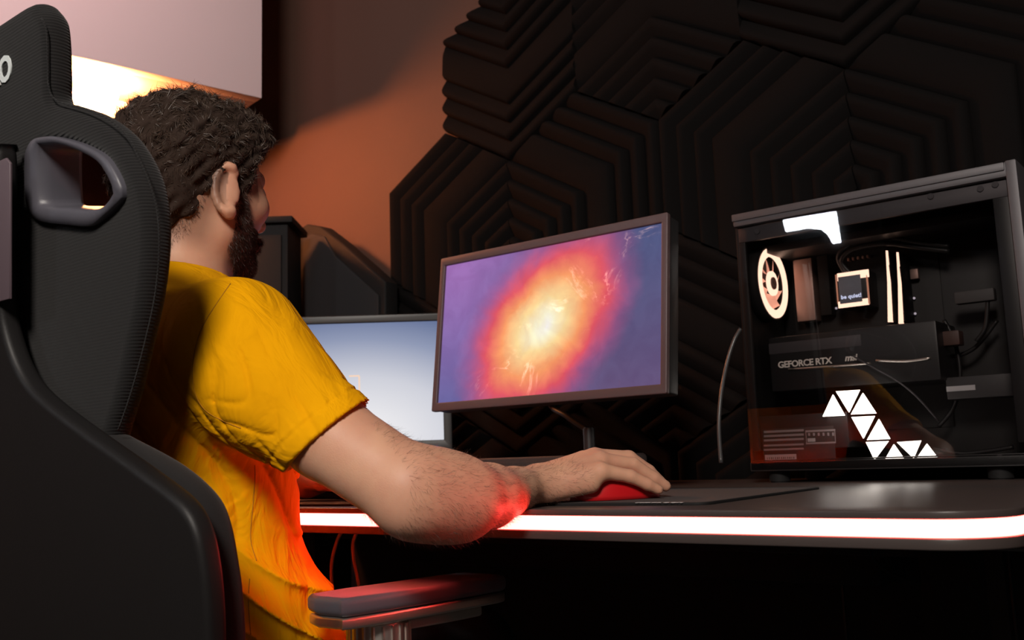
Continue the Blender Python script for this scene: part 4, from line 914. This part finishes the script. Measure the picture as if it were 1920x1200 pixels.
so['label'] = 'yellow short-sleeved T-shirt'
from mathutils.bvhtree import BVHTree
tree = BVHTree.FromPolygons([tuple(v) for v in SP], [tuple(int(i) for i in f) for f in SQ])
M['thread'] = mat('seam_thread', (.45, .18, .002), .9)
def seam(pix):
    pts = []
    for p in crom([np.array((a, b, 0.)) for a, b in pix], 6):
        v = Vector(ray(p[0], p[1])).normalized(); h_ = tree.ray_cast(Vector(CAM), v)
        if h_[0] is not None and (not pts or np.linalg.norm(np.array(h_[0])-pts[-1]) < .05): pts.append(np.array(h_[0]))
    if len(pts) > 3: tube('seam', pts, .0006, M['thread'], so, 1, 5)
seam([(432, 532), (407, 568), (380, 612), (366, 655), (361, 700), (367, 740), (386, 770), (420, 790), (452, 803)])
seam([(478, 872), (478, 900), (474, 950), (470, 1010), (481, 1052)])
seam([(468, 1085), (466, 1130), (470, 1190)])
bpy.context.view_layer.update()
pants = Sdf()
pants.ell((-1.085, .70, .52), None, (.178, .128, .09), .03)
for s_, kx in ((1, -.965), (-1, -1.205)):
    hip = np.array([-1.085+s_*.085, .70, .53]); kn = np.array([kx, 1.10, .53]); an = np.array([kx, 1.07, .11]); pants.cap(hip, kn, .090, .064, .04); pants.cap(kn, an, .064, .052, .03)
polygonize('trousers', pants, .006, M['pants'], man)
for kx in (-.965, -1.205):
    s_ = Sdf(); s_.cap((kx, 1.04, .045), (kx, 1.20, .038), .043, .036, .02); s_.cap((kx, 1.05, .05), (kx, 1.06, .10), .042, .045, .02)
    polygonize('shoe', s_, .006, M['shoe'], man, lambda X, D: np.maximum(D, .001-X[:, 2]))
# hair ---------------------------------------------------------------
hair = Sdf(); hair.ell(HP(-.006, 0, .010), HA, (.107, .086, .097), .0); hair.ell(HP(.052, 0, .068), HA, (.052, .058, .034), .03); hair.ell(HP(-.055, 0, -.040), HA, (.048, .066, .060), .02)
def hline(f_):  # lower limit of the hair, in head coordinates, by position front to back
    return np.interp(f_, [-.12, -.085, -.055, -.038, -.030, -.012, .002, .008, .014, .030, .036, .058, .066, .085], [-.090, -.094, -.088, -.066, -.034, -.004, .000, -.014, -.034, -.036, .018, .034, .050, .060])
def hairpost(X, D):
    q = (X-HDC)@HA.T
    lump = .0035*sn(X, (95, 60, 80))*sn(X, (-55, 100, 70), 1)+.0025*sn(X, (160, -120, 150), 2)*sn(X, (110, 170, -130))+.0012*sn(X, (330, 280, -300))
    ctap = np.clip((q[:, 2]+.09)/.10, 0, 1)*.010-.0095          # thinner towards the nape
    D = D-lump-ctap
    cut = hline(q[:, 0])-q[:, 2]+.004*sn(X, (180, 150, 60)); return np.maximum(D, cut*.7)
ho, HPp, HQ = polygonize('hair', hair, .0024, M['hairbase'], man, hairpost)
ho['label'] = 'short curly dark brown hair'
def strands(name, roots, normals, L_, wdt, m, parent, curl=.8, down=0., seed=1, seg=4, dirf=None, spread=.35):
    rng = np.random.default_rng(seed); N_ = len(roots); X = roots.copy(); n_ = normals
    fl = np.stack([sn(X, (140, 95, 60), .5)+.6*sn(X, (-60, 150, 110)), sn(X, (90, -130, 120), 1.5)+.6*sn(X, (170, 30, -90), 2), sn(X, (-120, 80, 140), 2.5)+.6*sn(X, (60, -160, 90), 1)], -1)
    if dirf is not None: fl = fl*.35+dirf
    fl -= (fl*n_).sum(1)[:, None]*n_; fl /= np.linalg.norm(fl, axis=1)[:, None]+1e-6
    d = n_*(1-curl*.6)+fl*curl+rng.normal(0, spread, (N_, 3)); d[:, 2] -= down; d /= np.linalg.norm(d, axis=1)[:, None]
    side = np.cross(d, rng.normal(0, 1, (N_, 3))); side /= np.linalg.norm(side, axis=1)[:, None]
    ll = L_*rng.uniform(.6, 1.15, N_); V = []; p = X-n_*.001; bend = np.cross(n_, fl)*.7-n_*.55
    for i in range(seg+1):
        wd_ = wdt*(1-i/seg*.85); V.append(p+side*wd_); V.append(p-side*wd_)
        p = p+d*(ll/seg)[:, None]; d = d+bend*(.9*curl/seg)+rng.normal(0, .08, (N_, 3)); d /= np.linalg.norm(d, axis=1)[:, None]
    V = np.stack(V, 1); k = 2*(seg+1); base = (np.arange(N_)*k)[:, None, None]
    f = np.array([[2*i, 2*i+1, 2*i+3, 2*i+2] for i in range(seg)])[None]; Q = (base+f).reshape(-1, 4); V = V.reshape(-1, 3)
    me = bpy.data.meshes.new(name); me.vertices.add(len(V)); me.vertices.foreach_set('co', V.astype(np.float32).ravel()); me.loops.add(len(Q)*4); me.loops.foreach_set('vertex_index', Q.astype(np.int32).ravel())
    me.polygons.add(len(Q)); me.polygons.foreach_set('loop_start', np.arange(0, len(Q)*4, 4, dtype=np.int32)); me.update(calc_edges=True); me.materials.append(m)
    o = bpy.data.objects.new(name, me); link(o, parent); o['kind'] = 'stuff'; return o
def sample(Pv, Q, mask, N_, seed):
    rng = np.random.default_rng(seed); c = Pv[Q].mean(1); n_ = np.cross(Pv[Q[:, 1]]-Pv[Q[:, 0]], Pv[Q[:, 3]]-Pv[Q[:, 0]]); n_ /= np.linalg.norm(n_, axis=1)[:, None]+1e-12
    idx = np.where(mask(c))[0]; s_ = rng.choice(idx, N_); w_ = rng.dirichlet((1, 1, 1, 1), N_); p = (Pv[Q[s_]]*w_[:, :, None]).sum(1); return p, n_[s_]
r_, n_ = sample(HPp, HQ, lambda c: ((c-HDC)@HA.T)[:, 2] > -.10, 42000, 3)
qq = (r_-HDC)@HA.T; strands('hair_strands', r_, n_, .006+.010*np.clip((qq[:, 2]+.06)/.12, 0, 1), .00040, M['hair'], ho, 1.25, .1, 3, 5)
def beardmask(c):
    q = (c-HDC)@HA.T; f_, s_, u_ = q.T
    return (f_ > .012) & (u_ < np.interp(f_, [.012, .03, .05, .07, .1], [-.005, -.035, -.062, -.064, -.055])) & (u_ > -.14) & (u_ > np.interp(f_, [.01, .05, .1], [-.098, -.13, -.14])) & ~((f_ > .085) & (u_ > -.085) & (u_ < -.068) & (np.abs(s_) < .022))
r_, n_ = sample(BP, BQ, beardmask, 24000, 5)
dn = np.tile(np.array([[0., .2, -1.]]), (len(r_), 1)); bs = strands('beard', r_, n_, .0075, .00026, mat('beard_fibre', (.055, .024, .016), .5), man, .7, .35, 5, dirf=dn); bs['label'] = 'short dark brown beard'
def headshort(c):  # short sideburn and nape fringe below the hair cap
    q = (c-HDC)@HA.T; f_, s_, u_ = q.T; return (f_ < .045) & (u_ < hline(f_)+.006) & (u_ > hline(f_)-.022) & (np.abs(s_) < .085) & ~((f_ > -.03) & (f_ < .012))
r_, n_ = sample(BP, BQ, headshort, 3500, 6); dn = np.tile(np.array([[0., .1, -1.]]), (len(r_), 1)); strands('nape_hair', r_, n_, .006, .00025, M['hair'], ho, .7, .4, 6, dirf=dn)
ad_ = (wrR-elR)/np.linalg.norm(wrR-elR)
def armmask(c): t = (c-elR)@ad_; dd = np.linalg.norm(c-elR-np.outer(t, ad_), axis=1); return (dd < .07) & (t > -.03) & (t < .25)
r_, n_ = sample(BP, BQ, armmask, 9000, 8); dn = np.tile(ad_*.9+np.array([.1, .0, -.35]), (len(r_), 1)); ah = strands('arm_hair', r_, n_, .010, .00010, M['armhair'], man, .75, .25, 8, dirf=dn)
# eyes, brows, nails
for s_ in (1, -1):
    bm = bmesh.new(); bmesh.ops.create_uvsphere(bm, u_segments=20, v_segments=14, radius=.0112); bm.transform(Matrix.Translation(HP(.0805, s_*.031, -.008))); e_ = bmo('eye', bm, mat('eye_white', (.8, .77, .75), .2) if s_ > 0 else bpy.data.materials['eye_white'], man, True)
    cyl('iris', HP(.0905, s_*.031, -.008), HP(.0922, s_*.031, -.008), .005, M['hair'], e_, seg=16)
    tube('eyebrow', [HP(.070, s_*.046, .012), HP(.088, s_*.030, .016), HP(.094, s_*.012, .013)], .0018, M['hair'], man, 4, 6)
